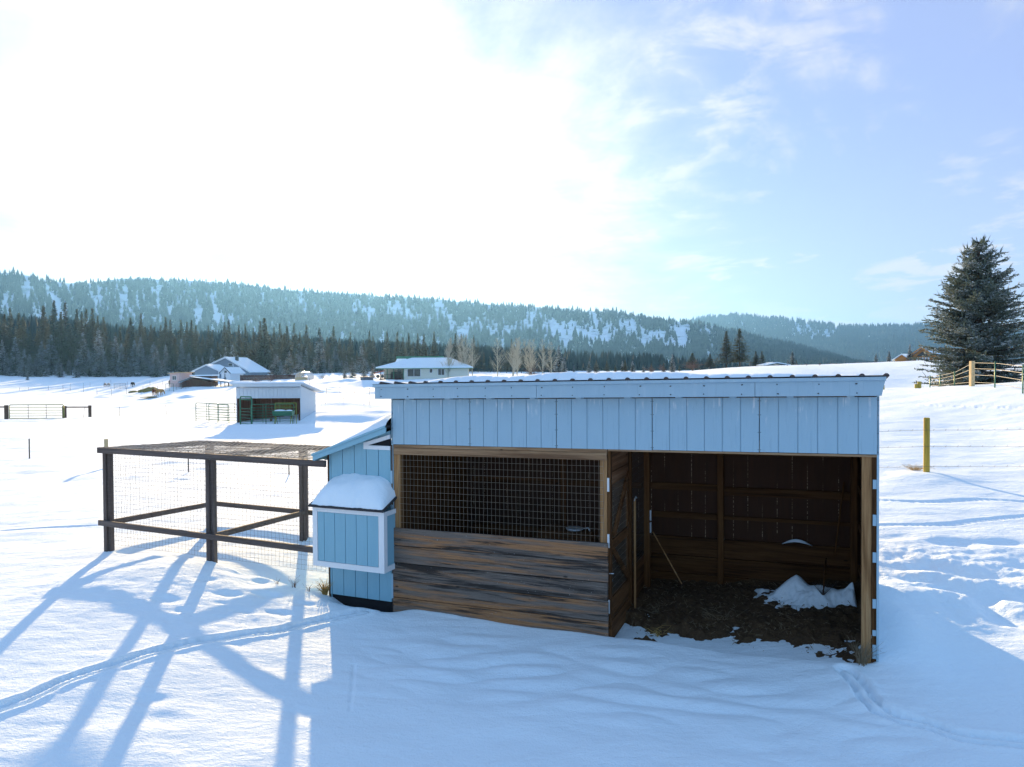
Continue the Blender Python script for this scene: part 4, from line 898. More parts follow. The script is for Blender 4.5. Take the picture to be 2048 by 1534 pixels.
# dirt floor and what lies on it
def dirt():
    nx, ny = 340, 150; x = np.linspace(-6.05, -.03, nx); y = np.linspace(.02, 2.40, ny); A_, B_ = np.meshgrid(x, y); A_ = A_.ravel(); B_ = B_.ravel()
    Wp = C0[0]+X_[0]*A_+Y_[0]*B_, C0[1]+X_[1]*A_+Y_[1]*B_; g = ground(*Wp)
    n = fbm(A_*2.2, B_*2.2, 5, .6); n2 = fbm(A_*9, B_*9, 3, .6)
    b0 = .22-.10*(A_+1.5)/1.5; lift = -.045+.11*sstep(B_, b0-.05, b0+.65) + (.06+.07*(1-sstep(B_, .7, 1.3)))*n + .035*n2
    lift = lift - .055*np.exp(-((A_+1.05)/.5)**2-((B_-.55)/.22)**2)*(1+1.5*n)
    z = np.where(A_ > -3, g+lift+.02*sstep(B_, 1, 2), g+lift+.03)
    i = np.arange(ny-1)[:, None]*nx; j = np.arange(nx-1)[None, :]
    return npmesh('dirt_floor', np.stack([A_, B_, z], 1), np.stack([i+j, i+j+1, i+nx+j+1, i+nx+j], -1).reshape(-1, 4))
o = place_local(obj('dirt_ground', dirt(), DIRT)); tag(o, 'bare trampled dirt floor under the shelter roof', None, None, 'structure')
def drift(u, v):
    x = -1.55+1.45*u; y = 1.35+.85*v
    h = .05+.10*perlin(x*2.3+4, y*2)
    for cx, cy, rx_, ry_, a in ((-1.28, 1.95, .20, .16, .12), (-1.02, 1.80, .12, .12, .10), (-.86, 1.88, .17, .20, .27), (-.55, 1.75, .24, .18, .14), (-.15, 1.75, .12, .24, .20), (-.72, 1.55, .3, .14, .07)):
        h = h+a*np.exp(-(np.abs((x-cx+.05*perlin(y*6, x*3))/rx_)**1.75+np.abs((y-cy)/ry_)**1.8))
    h = h+.016*fbm(x*6, y*6, 4, .6)
    e = np.minimum(np.minimum((x+1.5-.2*fbm(x*4, y*4, 3))/.4, (-.1-x)/.05), np.minimum((y-1.40-.16*fbm(x*3.1, y*3.3, 4, .6))/.34, (2.2-y)/.12)); h = (h+.02)*np.clip(e, 0, 1)**1.1-.06
    g = ground(C0[0]+X_[0]*x+Y_[0]*y, C0[1]+X_[1]*x+Y_[1]*y)
    return np.stack([x, y, g+.075+h], 1)
tag(place_local(snow_cap('snow_drift', drift, 130, 80, '')), 'blown-in snow drift with peaks in the back right of the shelter', 'snow', None, 'stuff')
def ledge(u, v):
    x = -1.05+.40*u; y = DEP-.13+.07*v; return np.stack([x, y, .70+TILT*x+.085*np.clip(np.sin(np.pi*u), 0, 1)*(1-.5*np.abs(v-.5)*2)], 1)
tag(place_local(snow_cap('ledge_snow', ledge, 30, 8, '')), 'small rounded heap of snow on the dark kick boards at the back', 'snow', None, 'stuff')
def bits(px, py, z=.02, dep=None):
    g = hit(px, py); return g
# straw litter trodden into the dirt
mb = MB(); lr = random.Random(9)
for k in range(750):
    a_, b_ = lr.uniform(-2.95, -.1), lr.uniform(.3, 2.3)
    if perlin(np.array([a_*1.6]), np.array([b_*1.9]))[0] < lr.uniform(-.35, .35): continue
    p = loc2w(a_, b_); n_ = float(fbm(np.array([a_*2.2]), np.array([b_*2.2]), 5, .6)[0]); z_ = gz(*p)-.045+.11*float(sstep(np.array([b_]), .2, .9)[0])+.06*n_+.035+.02*float(sstep(np.array([b_]), 1, 2)[0])
    an = lr.uniform(0, 3.14); l_ = lr.uniform(.02, .07); mb.beam((a_, b_, z_), (a_+math.cos(an)*l_, b_+math.sin(an)*l_, z_+lr.uniform(-.01, .03)), .004, .003)
tag(place_local(mb.build('straw_litter', GREYSTRAW)), 'loose straw trodden into the dirt floor of the shelter', 'straw', None, 'stuff')
# straw tufts
def tuft(n, h, spread, seed, r=.0022, curl=.3):
    rs_ = random.Random(seed); mb = MB()
    for k in range(n):
        a = rs_.uniform(0, 6.28); l = h*rs_.uniform(.45, 1); s_ = spread*rs_.uniform(.2, 1); x0_, y0_ = math.cos(a)*s_*.18, math.sin(a)*s_*.18; p = [(x0_, y0_, -.05)]
        c_ = rs_.uniform(-curl, curl)
        for q in range(1, 5):
            t_ = q/4; aa_ = a+c_*t_*2; p.append((x0_+math.cos(aa_)*s_*t_**1.5, y0_+math.sin(aa_)*s_*t_**1.5, l*(t_-.30*t_*t_*rs_.uniform(.6, 1.6))))
        mb.path(p, r, r*.3, 3)
    return mb
def put_tuft(px, py, n, h, sp_, seed, mat, label, r=.0022, curl=.3, local=None):
    if local: p = loc2w(*local); g = (p[0], p[1], gz(p[0], p[1]))
    else: g = hit(px, py); g = (g[0], g[1], gz(g[0], g[1]))
    o = tuft(n, h, sp_, seed, r, curl).build('dry_grass_tuft', mat); o.location = g; return tag(o, label, 'grass tuft')
put_tuft(0, 0, 60, .42, .22, 1, GREYSTRAW, 'dry grass tuft at the foot of the shelter corner post', .0028, .6, (-.17, -.08))
put_tuft(0, 0, 80, .32, .16, 2, STRAW, 'golden grass tuft against the left corner of the blue coop', .0045, .4, (-7.27, -.02))
put_tuft(0, 0, 14, .24, .14, 3, TWIG, 'reddish-brown grass tuft poking through snow left of the coop', .0028, .4, (-7.75, -.12))
put_tuft(0, 0, 9, .22, .12, 4, TWIG, 'thin brown grass tuft between the reddish tuft and the coop', .0028, .3, (-7.5, -.1))
put_tuft(0, 0, 7, .14, .1, 5, TWIG, 'smallest brown grass tuft farthest left of the coop', .0026, .3, (-8.05, -.14))
put_tuft(1830, 940, 60, .20, .42, 6, STRAW, 'windblown straw-coloured grass around the yellow fence post', .0045, .9)
put_tuft(0, 0, 16, .16, .22, 7, STRAW, 'tangle of pale dry stalks at the edge of the dirt floor', .004, 1.4, (-2.45, .42))
put_tuft(0, 0, 26, .26, .32, 8, GREYSTRAW, 'loose dry stalks in the middle of the dirt floor', .0035, 1.3, (-1.75, 1.05))
put_tuft(0, 0, 22, .2, .3, 9, GREYSTRAW, 'dry stalks lying beside the inner mesh gate', .0035, 1.3, (-2.6, 1.1))
put_tuft(600, 935, 22, .35, .25, 10, GREYSTRAW, 'grey weed seen through the run beside a thin metal post', .003, .9)
# stick leaning, pole, rake head, tub
mb = MB(); mb.tube((-2.83, 1.93, .80), (-2.38, 1.75, .12), .011, .010, 6); o = place_local(mb.build('leaning_stick', WOODV)); tag(o, 'thin pale stick leaning against the inner partition post', 'stick')
mb = MB(); mb.tube((-.36, 2.22, .62), (-.24, 2.33, 1.62), .012, .012, 6); o = place_local(mb.build('leaning_pole', INV)); tag(o, 'long thin pole leaning on the back wall in the right corner', 'pole')
rk = empty('leaf_rake', (*loc2w(-.52, 1.62), gz(*loc2w(-.52, 1.62))+.30), -TH, 'fan-shaped rake head half buried in the indoor snow drift', 'rake')
mb = MB()
for k in range(13): a = (k-6)*.13; mb.path([(0, 0, -.12), (math.sin(a)*.14, 0, .0), (math.sin(a)*.19, -.02, .05)], .003, .003, 4)
mb.build('tines', STEEL, rk); mb = MB(); mb.tube((0, 0, -.1), (.05, .55, .25), .012); mb.build('handle', INV, rk)
mb = MB(); n = 20
prof = [(.15, -.0), (.19, .18), (.21, .33), (.225, .335), (.20, .34), (.17, .05), (0, .04)]
for i_, (r1, z1) in enumerate(prof[:-1]): mb.tube((0, 0, z1), (0, 0, prof[i_+1][1]+1e-4), max(r1, .01), max(prof[i_+1][0], .01), n, False)
p = loc2w(-3.28, .42); o = mb.build('water_tub', PLASTIC); o.location = (p[0], p[1], gz(*p)+.30); tag(o, 'round blue tub hung behind the open mesh door', 'tub')
pn = empty('feed_pan', (*loc2w(-3.75, 1.0), .95), -TH, 'shiny metal pan behind the front wire mesh', 'pan')
mb = MB(); mb.tube((0, 0, 0), (0, 0, .03), .11, .13, 20); mb.build('bowl', GALV, pn); mb = MB(); mb.path([(.13, 0, .03), (.2, 0, .045), (.22, 0, .0)], .01); mb.build('handle', GALV, pn)
mb = MB(); mb.box(-.5, .25, -.15, .3, -1.2, -.01); o = mb.build('stand', INH, pn)

# ------------------------------------------------------------------ chicken coop joined to the left end
coop = empty('chicken_coop', (C0[0], C0[1], 0), -TH, 'small blue chicken coop with a sloping roof and a projecting nest box', 'coop')
def cp(mb, name, mat, par=None, bevel=0): return mb.build(name, mat, par or coop, bevel)
cz = lambda x: 2.005+.352*(x+7.35)
mb = MB(); x = -6.135
edges = [-6.135]
k = 0
while x-.2 > -7.19: x -= .2032; edges.append(x)
edges.append(-7.185)
for a, b in zip(edges, edges[1:]): mb.prism([(b+.005, -.05), (a-.005, -.05), (a-.005, cz(a)-.06), (b+.005, cz(b)-.06)], 'y', -.004, .010)
mb.prism([(-7.183, -.048), (-6.137, -.048), (-6.137, cz(-6.137)-.062), (-7.183, cz(-7.183)-.062)], 'y', .0105, .02)
mb.prism([(-7.183, -.048), (-6.137, -.048), (-6.137, cz(-6.137)-.062), (-7.183, cz(-7.183)-.062)], 'y', 1.30, 1.32)
mb.box(-7.188, -7.170, .021, 1.299, -.158, cz(-7.18)-.07); cp(mb, 'siding_wall', COOPBLUE)
mb = MB(); mb.box(-7.215, -7.189, -.002, .03, -.14, cz(-7.2)-.07); cp(mb, 'corner_trim', DARKW)
mb = MB(); mb.box(-7.17, -6.14, .03, 1.25, -.45, -.055); cp(mb, 'skid_base', DARK)
mb = MB(); mb.prism([(-7.36, cz(-7.36)-.01), (-6.12, cz(-6.12)-.01), (-6.12, cz(-6.12)+.012), (-7.36, cz(-7.36)+.012)], 'y', -.16, 1.45); cp(mb, 'roof', SHING)
mb = MB(); mb.prism([(-7.36, cz(-7.36)-.085), (-6.12, cz(-6.12)-.085), (-6.12, cz(-6.12)-.012), (-7.36, cz(-7.36)-.012)], 'y', -.155, -.135)
mb.prism([(-7.37, cz(-7.37)-.012), (-6.12, cz(-6.12)-.01), (-6.12, cz(-6.12)+.02), (-7.37, cz(-7.37)+.018)], 'y', -.175, -.1555)
mb.box(-7.36, -7.335, -.134, 1.44, cz(-7.36)-.09, cz(-7.36)-.012); cp(mb, 'rake_board', COOPBLUE)
mb = MB(); mb.prism([(-6.57, 2.10), (-6.13, 2.10), (-6.13, 2.155), (-6.57, 2.155)], 'y', -.03, -.005); mb.prism([(-6.57, 2.156), (-6.50, 2.156), (-6.13, 2.262), (-6.13, 2.318), (-6.57, 2.19)], 'y', -.03, -.005)
win = cp(mb, 'vent_window', WHITE); mb = MB(); mb.prism([(-6.49, 2.157), (-6.13, 2.157), (-6.13, 2.26)], 'y', -.008, -.0045); mb.build('opening', DARK, win)
# nest box
nb_ = cp(MB().box(-7.235, -6.07, -.30, -.005, .445, 1.27), 'nest_box', COOPBLUE)
nb_.data.name = 'nest_box'
mb = MB(); xs_ = np.linspace(-7.16, -6.15, 7)
xs_ = [-7.16, -7.05, -6.87, -6.69, -6.51, -6.33, -6.15]
for a, b in zip(xs_, xs_[1:]): mb.box(a+.004, b-.004, -.312, -.3005, .52, 1.215)
mb.build('front_panel', COOPBLUE, nb_)
mb = MB(); mb.box(-7.245, -7.165, -.318, -.3005, .44, 1.28); mb.box(-6.145, -6.06, -.318, -.3005, .44, 1.28); mb.box(-7.164, -6.146, -.317, -.3005, .44, .515); mb.box(-7.164, -6.146, -.317, -.3005, 1.22, 1.28)
mb.box(-6.069, -6.055, -.3175, -.235, .44, 1.28); mb.box(-6.069, -6.055, -.234, -.006, .44, .515); mb.box(-6.069, -6.055, -.234, -.006, 1.215, 1.28); mb.build('white_trim', WHITE, nb_)
mb = MB(); mb.prism([(-.36, 1.285), (-.005, 1.42), (-.005, 1.45), (-.36, 1.312)], 'x', -7.285, -6.04); mb.build('lid', SHING, nb_)
def boxsnow(u, v):
    x = -7.265+1.205*u; y = -.345+.345*v+.02*fbm(x*6, x*0, 3)*(1-v); e = np.clip((1-np.abs(2*u-1)**3.2), 0, 1)**.55; f = np.clip(1-(1-v)**2.6, 0, 1)**.6
    z = 1.312+.38*(y+.36)/1.0+.30*e*f*(1+.16*perlin(x*2.5, y*4)+.05*fbm(x*9, y*9, 3)) - .01
    return np.stack([x, y-.01*perlin(x*8, y*3), z], 1)
o = place_local(snow_cap('nest_box_snow', boxsnow, 60, 30, '')); tag(o, 'thick rounded pillow of snow on the blue nest box lid', 'snow', None, 'stuff')
def coopsnow(u, v):
    x = -7.33+1.20*u; y = -.14+1.5*v; e = np.clip(u/.75, 0, 1)**1.1*(1-.15*sstep(u, .85, 1)); f = np.clip(v/.22, 0, 1)**.5*np.clip((1-v)/.2, 0, 1)**.5
    z = cz(x)+.014+(.02+.16*e)*f*(1+.15*perlin(x*2, y*2))-.005
    return np.stack([x, y, z], 1)
o = place_local(snow_cap('coop_roof_snow', coopsnow, 60, 50, '')); tag(o, 'smooth snow bank on the sloping coop roof against the shelter', 'snow', None, 'stuff')

# ------------------------------------------------------------------ chicken run
run = empty('chicken_run', (C0[0], C0[1], 0), -TH, 'brown timber-framed chicken run covered by a snow-caught net', 'run')
def rp(mb, name, mat, bevel=.003): return mb.build(name, mat, run, bevel)
RB = 2.25
for x_, y_, zt in ((-11.76, 0, 1.86), (-9.46, 0, 1.85), (-11.76, RB, 1.76), (-9.46, RB, 1.76), (-7.27, RB, 1.75)):
    mb = MB(); w2_ = .068; mb.box(x_-w2_, x_+w2_*.1, y_-.045, y_+.04, -.3, zt); mb.box(x_+w2_*.1+.002, x_+w2_, y_-.02, y_+.055, -.3, zt); rp(mb, 'post', RUNWOODV)
mb = MB(); mb.beam((-11.90, -.068, 1.895), (-7.20, -.068, 1.865), .045, .095); rp(mb, 'top_rail', RUNWOOD)
mb = MB(); mb.beam((-11.90, RB+.068, 1.79), (-7.20, RB+.068, 1.78), .045, .09); rp(mb, 'top_rail', RUNWOOD)
mb = MB(); mb.beam((-11.86, -.04, 1.895), (-11.86, RB+.04, 1.795), .045, .09); rp(mb, 'top_rail', RUNWOOD)
mb = MB(); mb.beam((-9.46, .05, 1.875), (-9.46, RB-.04, 1.775), .04, .08); rp(mb, 'top_rail', RUNWOOD)
for a, b in (((-11.90, -.070, .655), (-7.20, -.070, .585)), ((-11.85, RB+.065, .58), (-7.2, RB+.065, .54)), ((-11.72, .04, .655), (-11.72, RB-.05, .58)), ((-9.42, .06, .61), (-9.42, RB-.05, .57))):
    mb = MB(); mb.beam(a, b, .045, .09); rp(mb, 'lower_rail', RUNWOOD)
mb = MB(); wiremesh(mb, (-11.75, -.035, .3), (4.5, 0, -.03), (0, 0, 1.55), 64, 22, .0016, wob=.05, seed=2)
wiremesh(mb, (-11.75, RB+.02, .3), (4.5, 0, 0), (0, 0, 1.45), 45, 14, .0012, wob=.04, seed=3)
wiremesh(mb, (-11.80, 0, .3), (0, RB, 0), (0, 0, 1.5), 24, 16, .0014, wob=.03, seed=5); mb.build('wire_mesh', WIREL, run)
mb = MB(); rs_ = random.Random(4)
def netp(a, b):
    x_ = -11.88+4.66*a; y_ = -.06+(RB+.13)*b; s_ = math.sin(math.pi*min(1, (a*2) % 1))*math.sin(math.pi*b)
    return (x_, y_, 1.945-.10*b-.03*a-.045*s_+.03*float(perlin(np.array([x_*2.1]), np.array([y_*2.3]))[0]))
nu_, nv_ = 46, 22
for i_ in range(nu_+1):
    for j_ in range(nv_):
        o1 = .5/nu_*(j_ % 2); o2 = .5/nu_*((j_+1) % 2)
        p0 = netp(min(1, i_/nu_+o1), j_/nv_); q1 = netp(min(1, i_/nu_+o2), (j_+1)/nv_); mb.beam(p0, q1, .011, .005)
        if j_ % 2 and i_ < nu_: mb.beam(p0, netp(min(1, (i_+1)/nu_), (j_+1)/nv_), .011, .005)
        elif i_ > 0: mb.beam(p0, netp(max(0, (i_-.5)/nu_), (j_+1)/nv_), .011, .005)
mb.build('roof_net', NETM, run)
# ------------------------------------------------------------------ posts and wires near the camera
def round_post(px, top, bot, rad, mat, label, group=None, cap=True, lean=0.0):
    g = hit(px, bot); Y = g[1]; x = g[0]; h = (bot-top)/F*Y; z = gz(x, Y)-.0
    mb = MB(); mb.tube((0, 0, -.4), (lean, 0, h-.02), rad, rad*.97, 14); mb.tube((lean, 0, h-.02), (lean, 0, h), rad*.97, rad*.8, 14)
    o = mb.build('fence_post', mat); o.location = (x, Y, z); tag(o, label, 'fence post', group); return (x, Y, z, h)
pA = round_post(1853, 839, 948, .068, POSTY, 'round yellow-green wooden fence post standing in the snow right of the shelter')
round_post(213, 877, 935, .07, POSTT, 'tan wooden fence post rising behind the corner of the run')
# barbed wires from the yellow post
def wire_line(name, pts, r, label, barbs=True):
    mb = MB()
    for a, b in zip(pts, pts[1:]):
        a = np.array(a); b = np.array(b); L = np.linalg.norm(b-a); n = max(2, int(L/1.2)); prev = a
        for k in range(1, n+1):
            t_ = k/n; p = a+(b-a)*t_; p = p-np.array([0, 0, .03*math.sin(math.pi*t_)]); mb.tube(prev, p, r, r, 3, False); prev = p
        if barbs:
            k = .15
            while k < L: p = a+(b-a)*k/L; mb.beam(p+np.array([-.012, 0, -.02]), p+np.array([.012, 0, .02]), .004, .004); k += .25
    return tag(mb.build(name, WIREL), label, 'wire')
yw = pA[1]
for k, (yy, yl, yr, lab) in enumerate(((860, 866, 855, 'topmost barbed wire stapled to the yellow-green post'), (893, 897, 891, 'middle barbed wire stapled to the yellow-green post'), (933, 934, 931, 'lowest barbed wire stapled to the yellow-green post'))):
    a = at(1250, yl+4, yw+3); b = at(1853, yy, yw-.08); c = at(2500, yr-4, yw-1.5)
    wire_line('barbed_wire', [a, b, c], .0035, lab)
# T-posts
def tpost(px, top, bot, label, group=None, lean=0.0, Y=None, r=.022, mat=STEEL):
    g = hit(px, bot) if Y is None else None
    if Y is not None: x = (px-1024)/F*Y; g = (x, Y, 0)
    h = (bot-top)/F*g[1]; mb = MB(); mb.beam((0, 0, -.3), (lean*h, 0, h), r*1.6, r*.5); mb.beam((0, -r*.55, -.3), (lean*h, -r*.55, h), r*.5, r*1.0)
    o = mb.build('metal_fence_post', mat); o.location = (g[0], g[1], gz(g[0], g[1])); tag(o, label, 'fence post', group); return (g[0], g[1], gz(g[0], g[1]), h)
tpost(59, 878, 918, 'thin rusty metal post alone in the sunlit snow at the far left', None, 0, None, .03)
tpost(377, 900, 943, 'thin metal post seen through the left bay of the run')
tpost(578, 912, 948, 'thin metal post seen through the right bay of the run')
GRP = 'thin metal posts of the paddock fences'
for px_, t_, b_, ln_ in sorted(((239, 813, 832, 0), (334, 810, 830, -.12), (167, 815, 835, .1), (469, 806, 826, 0), (39, 776, 782, 0), (57, 775, 781, 0), (97, 773, 781, 0), (126, 770, 781, 0), (141, 767, 781, 0), (167, 766, 784, 0), (194, 775, 788, 0), (223, 779, 793, 0), (222, 759, 778, 0),
        (255, 763, 776, 0), (253, 774, 789, 0), (286, 772, 784, 0), (315, 772, 790, 0), (348, 768, 784, 0), (363, 766, 779, 0), (376, 766, 778, 0), (619, 757, 771, 0), (639, 775, 780, 0), (653, 775, 789, 0), (680, 776, 787, 0), (709, 776, 787, 0), (739, 776, 790, 0),
        (651, 798, 814, 0), (687, 798, 813, 0), (728, 797, 815, 0), (739, 800, 815, 0), (643, 800, 813, 0), (612, 752, 764, 0), (758, 765, 776, 0), (180, 764, 772, 0), (210, 762, 770, 0), (300, 762, 771, 0), (325, 762, 770, 0))):
    tpost(px_, t_, b_, ordlab('thin metal post in the '+('far' if b_ < 795 else 'middle')+' paddock', px_), GRP, ln_, None, .028 if b_ < 800 else .02)
def strand(pa, pb, r, lab):
    a = hit(*pa[:2]); b = hit(*pb[:2]); return wire_line('fence_wire', [(a[0], a[1], a[2]+pa[2]), (b[0], b[1], b[2]+pb[2])], r, lab, False)
strand((223, 778, 1.3), (376, 778, 1.2), .012, 'thin rail joining the distant paddock posts left of the pink hut')
strand((39, 782, .5), (141, 781, .5), .02, 'low rail of the collapsed paddock fence at the far left')
strand((643, 813, .9), (739, 815, .9), .008, 'thin wire between the four posts right of the small shelter')
# pipe gate at left
def gate_at(px0, px1, top, bot):
    a = hit(px0, bot); b = hit(px1, bot-.8); return np.array(a), np.array(b)
a, b = gate_at(19, 128, 810, 838); d = b-a; L = float(np.linalg.norm(d)); ang_ = math.atan2(d[1], d[0]); h_ = (838-810)/F*a[1]
ge = empty('pipe_gate', tuple(a), ang_, 'wide olive pipe gate closed across the snow at the far left', 'gate')
mb = MB(); mb.path([(0, 0, .02), (0, 0, h_-.1), (.1, 0, h_), (L-.1, 0, h_), (L, 0, h_-.1), (L, 0, .02), (0, 0, .02)], .035, .035, 6); mb.build('frame', OLIVEM, ge)
mb = MB()
for k in (1, 2, 3, 4): mb.tube((0, 0, h_*k/5), (L, 0, h_*k/5), .024, .024, 5)
mb.build('rails', YGREEN, ge); mb = MB()
for k in (.35, .68): mb.beam((L*k, -.03, .02), (L*k, -.03, h_), .04, .01)
mb.build('uprights', STEEL, ge)
def wpost(px, top, bot, r, label):
    g = hit(px, bot); h = (bot-top)/F*g[1]; mb = MB(); mb.box(-r, r, -r, r, -.4, h); o = mb.build('wooden_gate_post', DARKW); o.location = (g[0], g[1], gz(g[0], g[1])); tag(o, label, 'gate post'); return g, h
w1 = wpost(13, 810, 838, .12, 'thick dark gate post left of the olive pipe gate'); w2 = wpost(129, 811, 835, .13, 'thick dark gate post right of the olive pipe gate'); w3 = wpost(180, 811, 834, .10, 'dark brace post standing apart from the pipe gate')
mb = MB(); a = w2[0]; b = w3[0]; mb.tube((a[0], a[1], a[2]+w2[1]*.85), (b[0], b[1], b[2]+w3[1]*.85), .06, .06, 6); tag(mb.build('brace_rail', DARKW), 'horizontal wooden brace rail between the two right gate posts', 'rail')
mb = MB(); a = w1[0]; mb.tube((a[0], a[1], a[2]+w1[1]*.85), (a[0]-6, a[1]+.5, a[2]+w1[1]*.85), .06, .06, 6); tag(mb.build('brace_rail', DARKW), 'wooden brace rail running out of the picture left of the pipe gate', 'rail')

# fence by the spruce
def knoll(px, top, bot, Y):
    x = (px-1024)/F*Y; z = gz(x, Y); return x, Y, z
fp = []
for px_, top, bot, Y, kind in ((1860, 762, 778, 41, 'g'), (1880, 760, 776, 39.5, 'g'), (1909, 742, 772, 38, 'g'), (1944, 722, 773, 36, 'w'), (1990, 723, 770, 33.5, 'g'), (2046, 729, 790, 30, 'g'), (2120, 730, 790, 28, 'g')):
    x = (px_-1024)/F*Y; z = gz(x, Y); zt = at(px_, top, Y)[2]; h = max(.7, zt-z)
    if kind == 'w':
        mb = MB(); mb.box(-.09, .09, -.09, .09, -.5, h); o = mb.build('fence_post', POSTT); o.location = (x, Y, z); tag(o, 'tall square tan post in front of the blue spruce', 'fence post')
    else: mb = MB(); mb.tube((0, 0, -.5), (0, 0, h), .03, .03, 6); o = mb.build('fence_post', GREENM); o.location = (x, Y, z); tag(o, 'slender green metal fence post before the spruce, '+{1860: 'leftmost', 1880: 'second from left', 1909: 'just left of the tan post', 1990: 'just right of the tan post', 2046: 'at the right edge of the photo', 2120: 'beyond the right edge of the photo'}[px_], 'fence post', 'green posts by the spruce')
    fp.append((x, Y-.1, z, h))
for k, fr, in enumerate((.93, .70, .45, .16)):
    wm = POSTT
    mb = MB()
    for a, b in zip(fp, fp[1:]): mb.tube((a[0], a[1], a[2]+a[3]*fr), (b[0], b[1], b[2]+b[3]*fr), .013, .013, 4)
    o = mb.build('fence_rail', CABLE); tag(o, ('top', 'second', 'third', 'lowest')[k]+' pale cable rail of the fence in front of the spruce', 'rail')
for px_, top, bot, lab in ((1839, 763, 776, 'short round post stub in the snow left of the spruce'), (1833, 768, 777, 'lowest mossy stump beside the short round post stub'), (1767, 777, 781, 'tip of a buried post just right of the shelter roof')):
    Y = 41; x = (px_-1024)/F*Y; z = gz(x, Y); mb = MB(); mb.tube((0, 0, -.5), (0, 0, max(.25, at(px_, top, Y)[2]-z)), .10 if px_ > 1800 else .06, .10 if px_ > 1800 else .06, 10); o = mb.build('fence_post', POSTY); o.location = (x, Y, z); tag(o, lab, 'fence post')

# ------------------------------------------------------------------ small shelter in the middle distance
Ys = 57.0; a = hit(473, 847); Ys = a[1]; sc_ = Ys/F
gx_, gy_ = a[0], a[1]; wS = (589-473)*sc_*1.12; hS = (847-767)*sc_; dS = 4.0
BROWNL = make_wood('lit_brown_boards', (.16, .06, .03), (.26, .10, .055), (.34, .15, .09), 'z')
ls = empty('small_shelter', (gx_, gy_, gz(gx_, gy_)-.1), R(-2), 'small pale metal-sided livestock shelter with a snowy lean-to roof in the middle distance', 'shelter')
def lp(mb, n_, m_, par=None): return mb.build(n_, m_, par or ls)
mb = MB(); n_ = int(wS/.3)
for k in range(n_): mb.box(wS*k/n_+.01, wS*(k+1)/n_-.01, -.03, 0, hS*.64, hS*.91)
mb.box(0, wS, 0.001, .02, hS*.64, hS*.91); lp(mb, 'front_panel', PALEBLUE)
mb = MB(); mb.box(-.15, wS+.15, -.35, -.30, hS*.93, hS*1.0); lp(mb, 'fascia', PALEBLUE)
bk = hS*.74
for x_ in (0, wS-.03):
    mb = MB(); n_ = 16
    for k in range(n_):
        y0_ = dS*k/n_+.01; y1_ = dS*(k+1)/n_-.01; mb.prism([(y0_, 0), (y1_, 0), (y1_, hS*.95-(hS*.95-bk)*y1_/dS), (y0_, hS*.95-(hS*.95-bk)*y0_/dS)], 'x', x_, x_+.05)
    mb.prism([(0, 0), (dS, 0), (dS, bk), (0, hS*.95)], 'x', x_+.012, x_+.038); lp(mb, 'side_wall', PALEBLUE)
    mb = MB(); xi = x_+.051 if x_ < 1 else x_-.03; mb.prism([(.05, 0), (dS-.07, 0), (dS-.07, bk-.05), (.05, hS*.9)], 'x', xi, xi+.02); lp(mb, 'inner_lining', BROWNL)
mb = MB(); mb.box(.05, wS-.05, dS-.06, dS-.02, 0, bk); lp(mb, 'back_wall', BROWNL)
for x_ in (.02, wS*.52, wS*.8, wS-.18): mb = MB(); y_ = .05 if x_ != wS*.8 else dS-.2; mb.box(x_, x_+.14, y_, y_+.14, 0, hS*.9 if y_ < 1 else bk-.05); lp(mb, 'post', BARNW)
mb = MB(); mb.prism([(-.4, hS*1.0), (dS+.7, bk+.02), (dS+.7, bk+.09), (-.4, hS*1.0+.06)], 'x', -.35, wS+.5); rf = lp(mb, 'roof', PALEBLUE)
def ssnow(u, v):
    x_ = -.36+(wS+.85)*u; y_ = -.42+(dS+1.1)*v; e = np.clip(np.minimum(np.minimum(u, 1-u)*14, np.minimum(v, 1-v)*9), 0, 1)**.5
    return np.stack([x_, y_, hS+.062-(hS-bk-.03)*(y_+.4)/(dS+1.1)+.22*e*(1+.15*perlin(x_, y_))-.01], 1)
o = snow_cap('shelter_roof_snow', ssnow, 60, 40, ''); o.location = ls.location; o.rotation_euler = ls.rotation_euler; tag(o, 'snow blanket on the roof of the small pale shelter', 'snow', None, 'stuff')
# green pipe panels
def panel(p0, p1, h, label, group, rails=6, arch=False, cat='fence', mat=GREENM, name='corral_fence'):
    p0 = np.array(p0); p1 = np.array(p1); d = p1-p0; L = float(np.hypot(d[0], d[1])); e = empty(name, (p0[0], p0[1], p0[2]), math.atan2(d[1], d[0]), label, cat, group); dz_ = d[2]
    mb = MB(); mb.path([(0, 0, 0), (0, 0, h-.1), (.1, 0, h), (L-.1, 0, h+dz_), (L, 0, h-.1+dz_), (L, 0, dz_)], .03, .03, 6); mb.build('frame', mat, e)
    mb = MB()
    for k in range(rails):
        z_ = .2+(h-.25)*k/rails; mb.tube((0, 0, z_), (L, 0, z_+dz_), .02, .02, 5)
    mb.build('rails', mat, e); mb = MB(); mb.tube((L/2, 0, .1), (L/2, 0, h), .02, .02, 5); mb.build('upright', mat, e); return e
def H3(px, py): g = hit(px, py); return np.array([g[0], g[1], gz(g[0], g[1])])
pp = [H3(392, 842), H3(436, 845), H3(474, 846)]
pp2 = [H3(474, 843)+[0, 1.5, 0], H3(413, 843)+[0, 2, 0]]
labs = ['green pipe panel at the far left end of the round pen', 'green pipe panel touching the front corner of the small shelter']
for k in range(2): panel(pp[k], pp[k+1], 1.45*Ys/55, labs[k], 'green pipe panels of the pen')
panel(H3(413, 844)+[0, .5, 0], H3(458, 847), 1.4*Ys/55, 'green pipe panel crossing just left of the tall arch', 'green pipe panels of the pen')
panel(H3(504, 850)+[0, -.2, 0], H3(550, 850), 1.45*Ys/55, 'green pipe panel between the tall arch and the shelter middle post', 'green pipe panels of the pen')
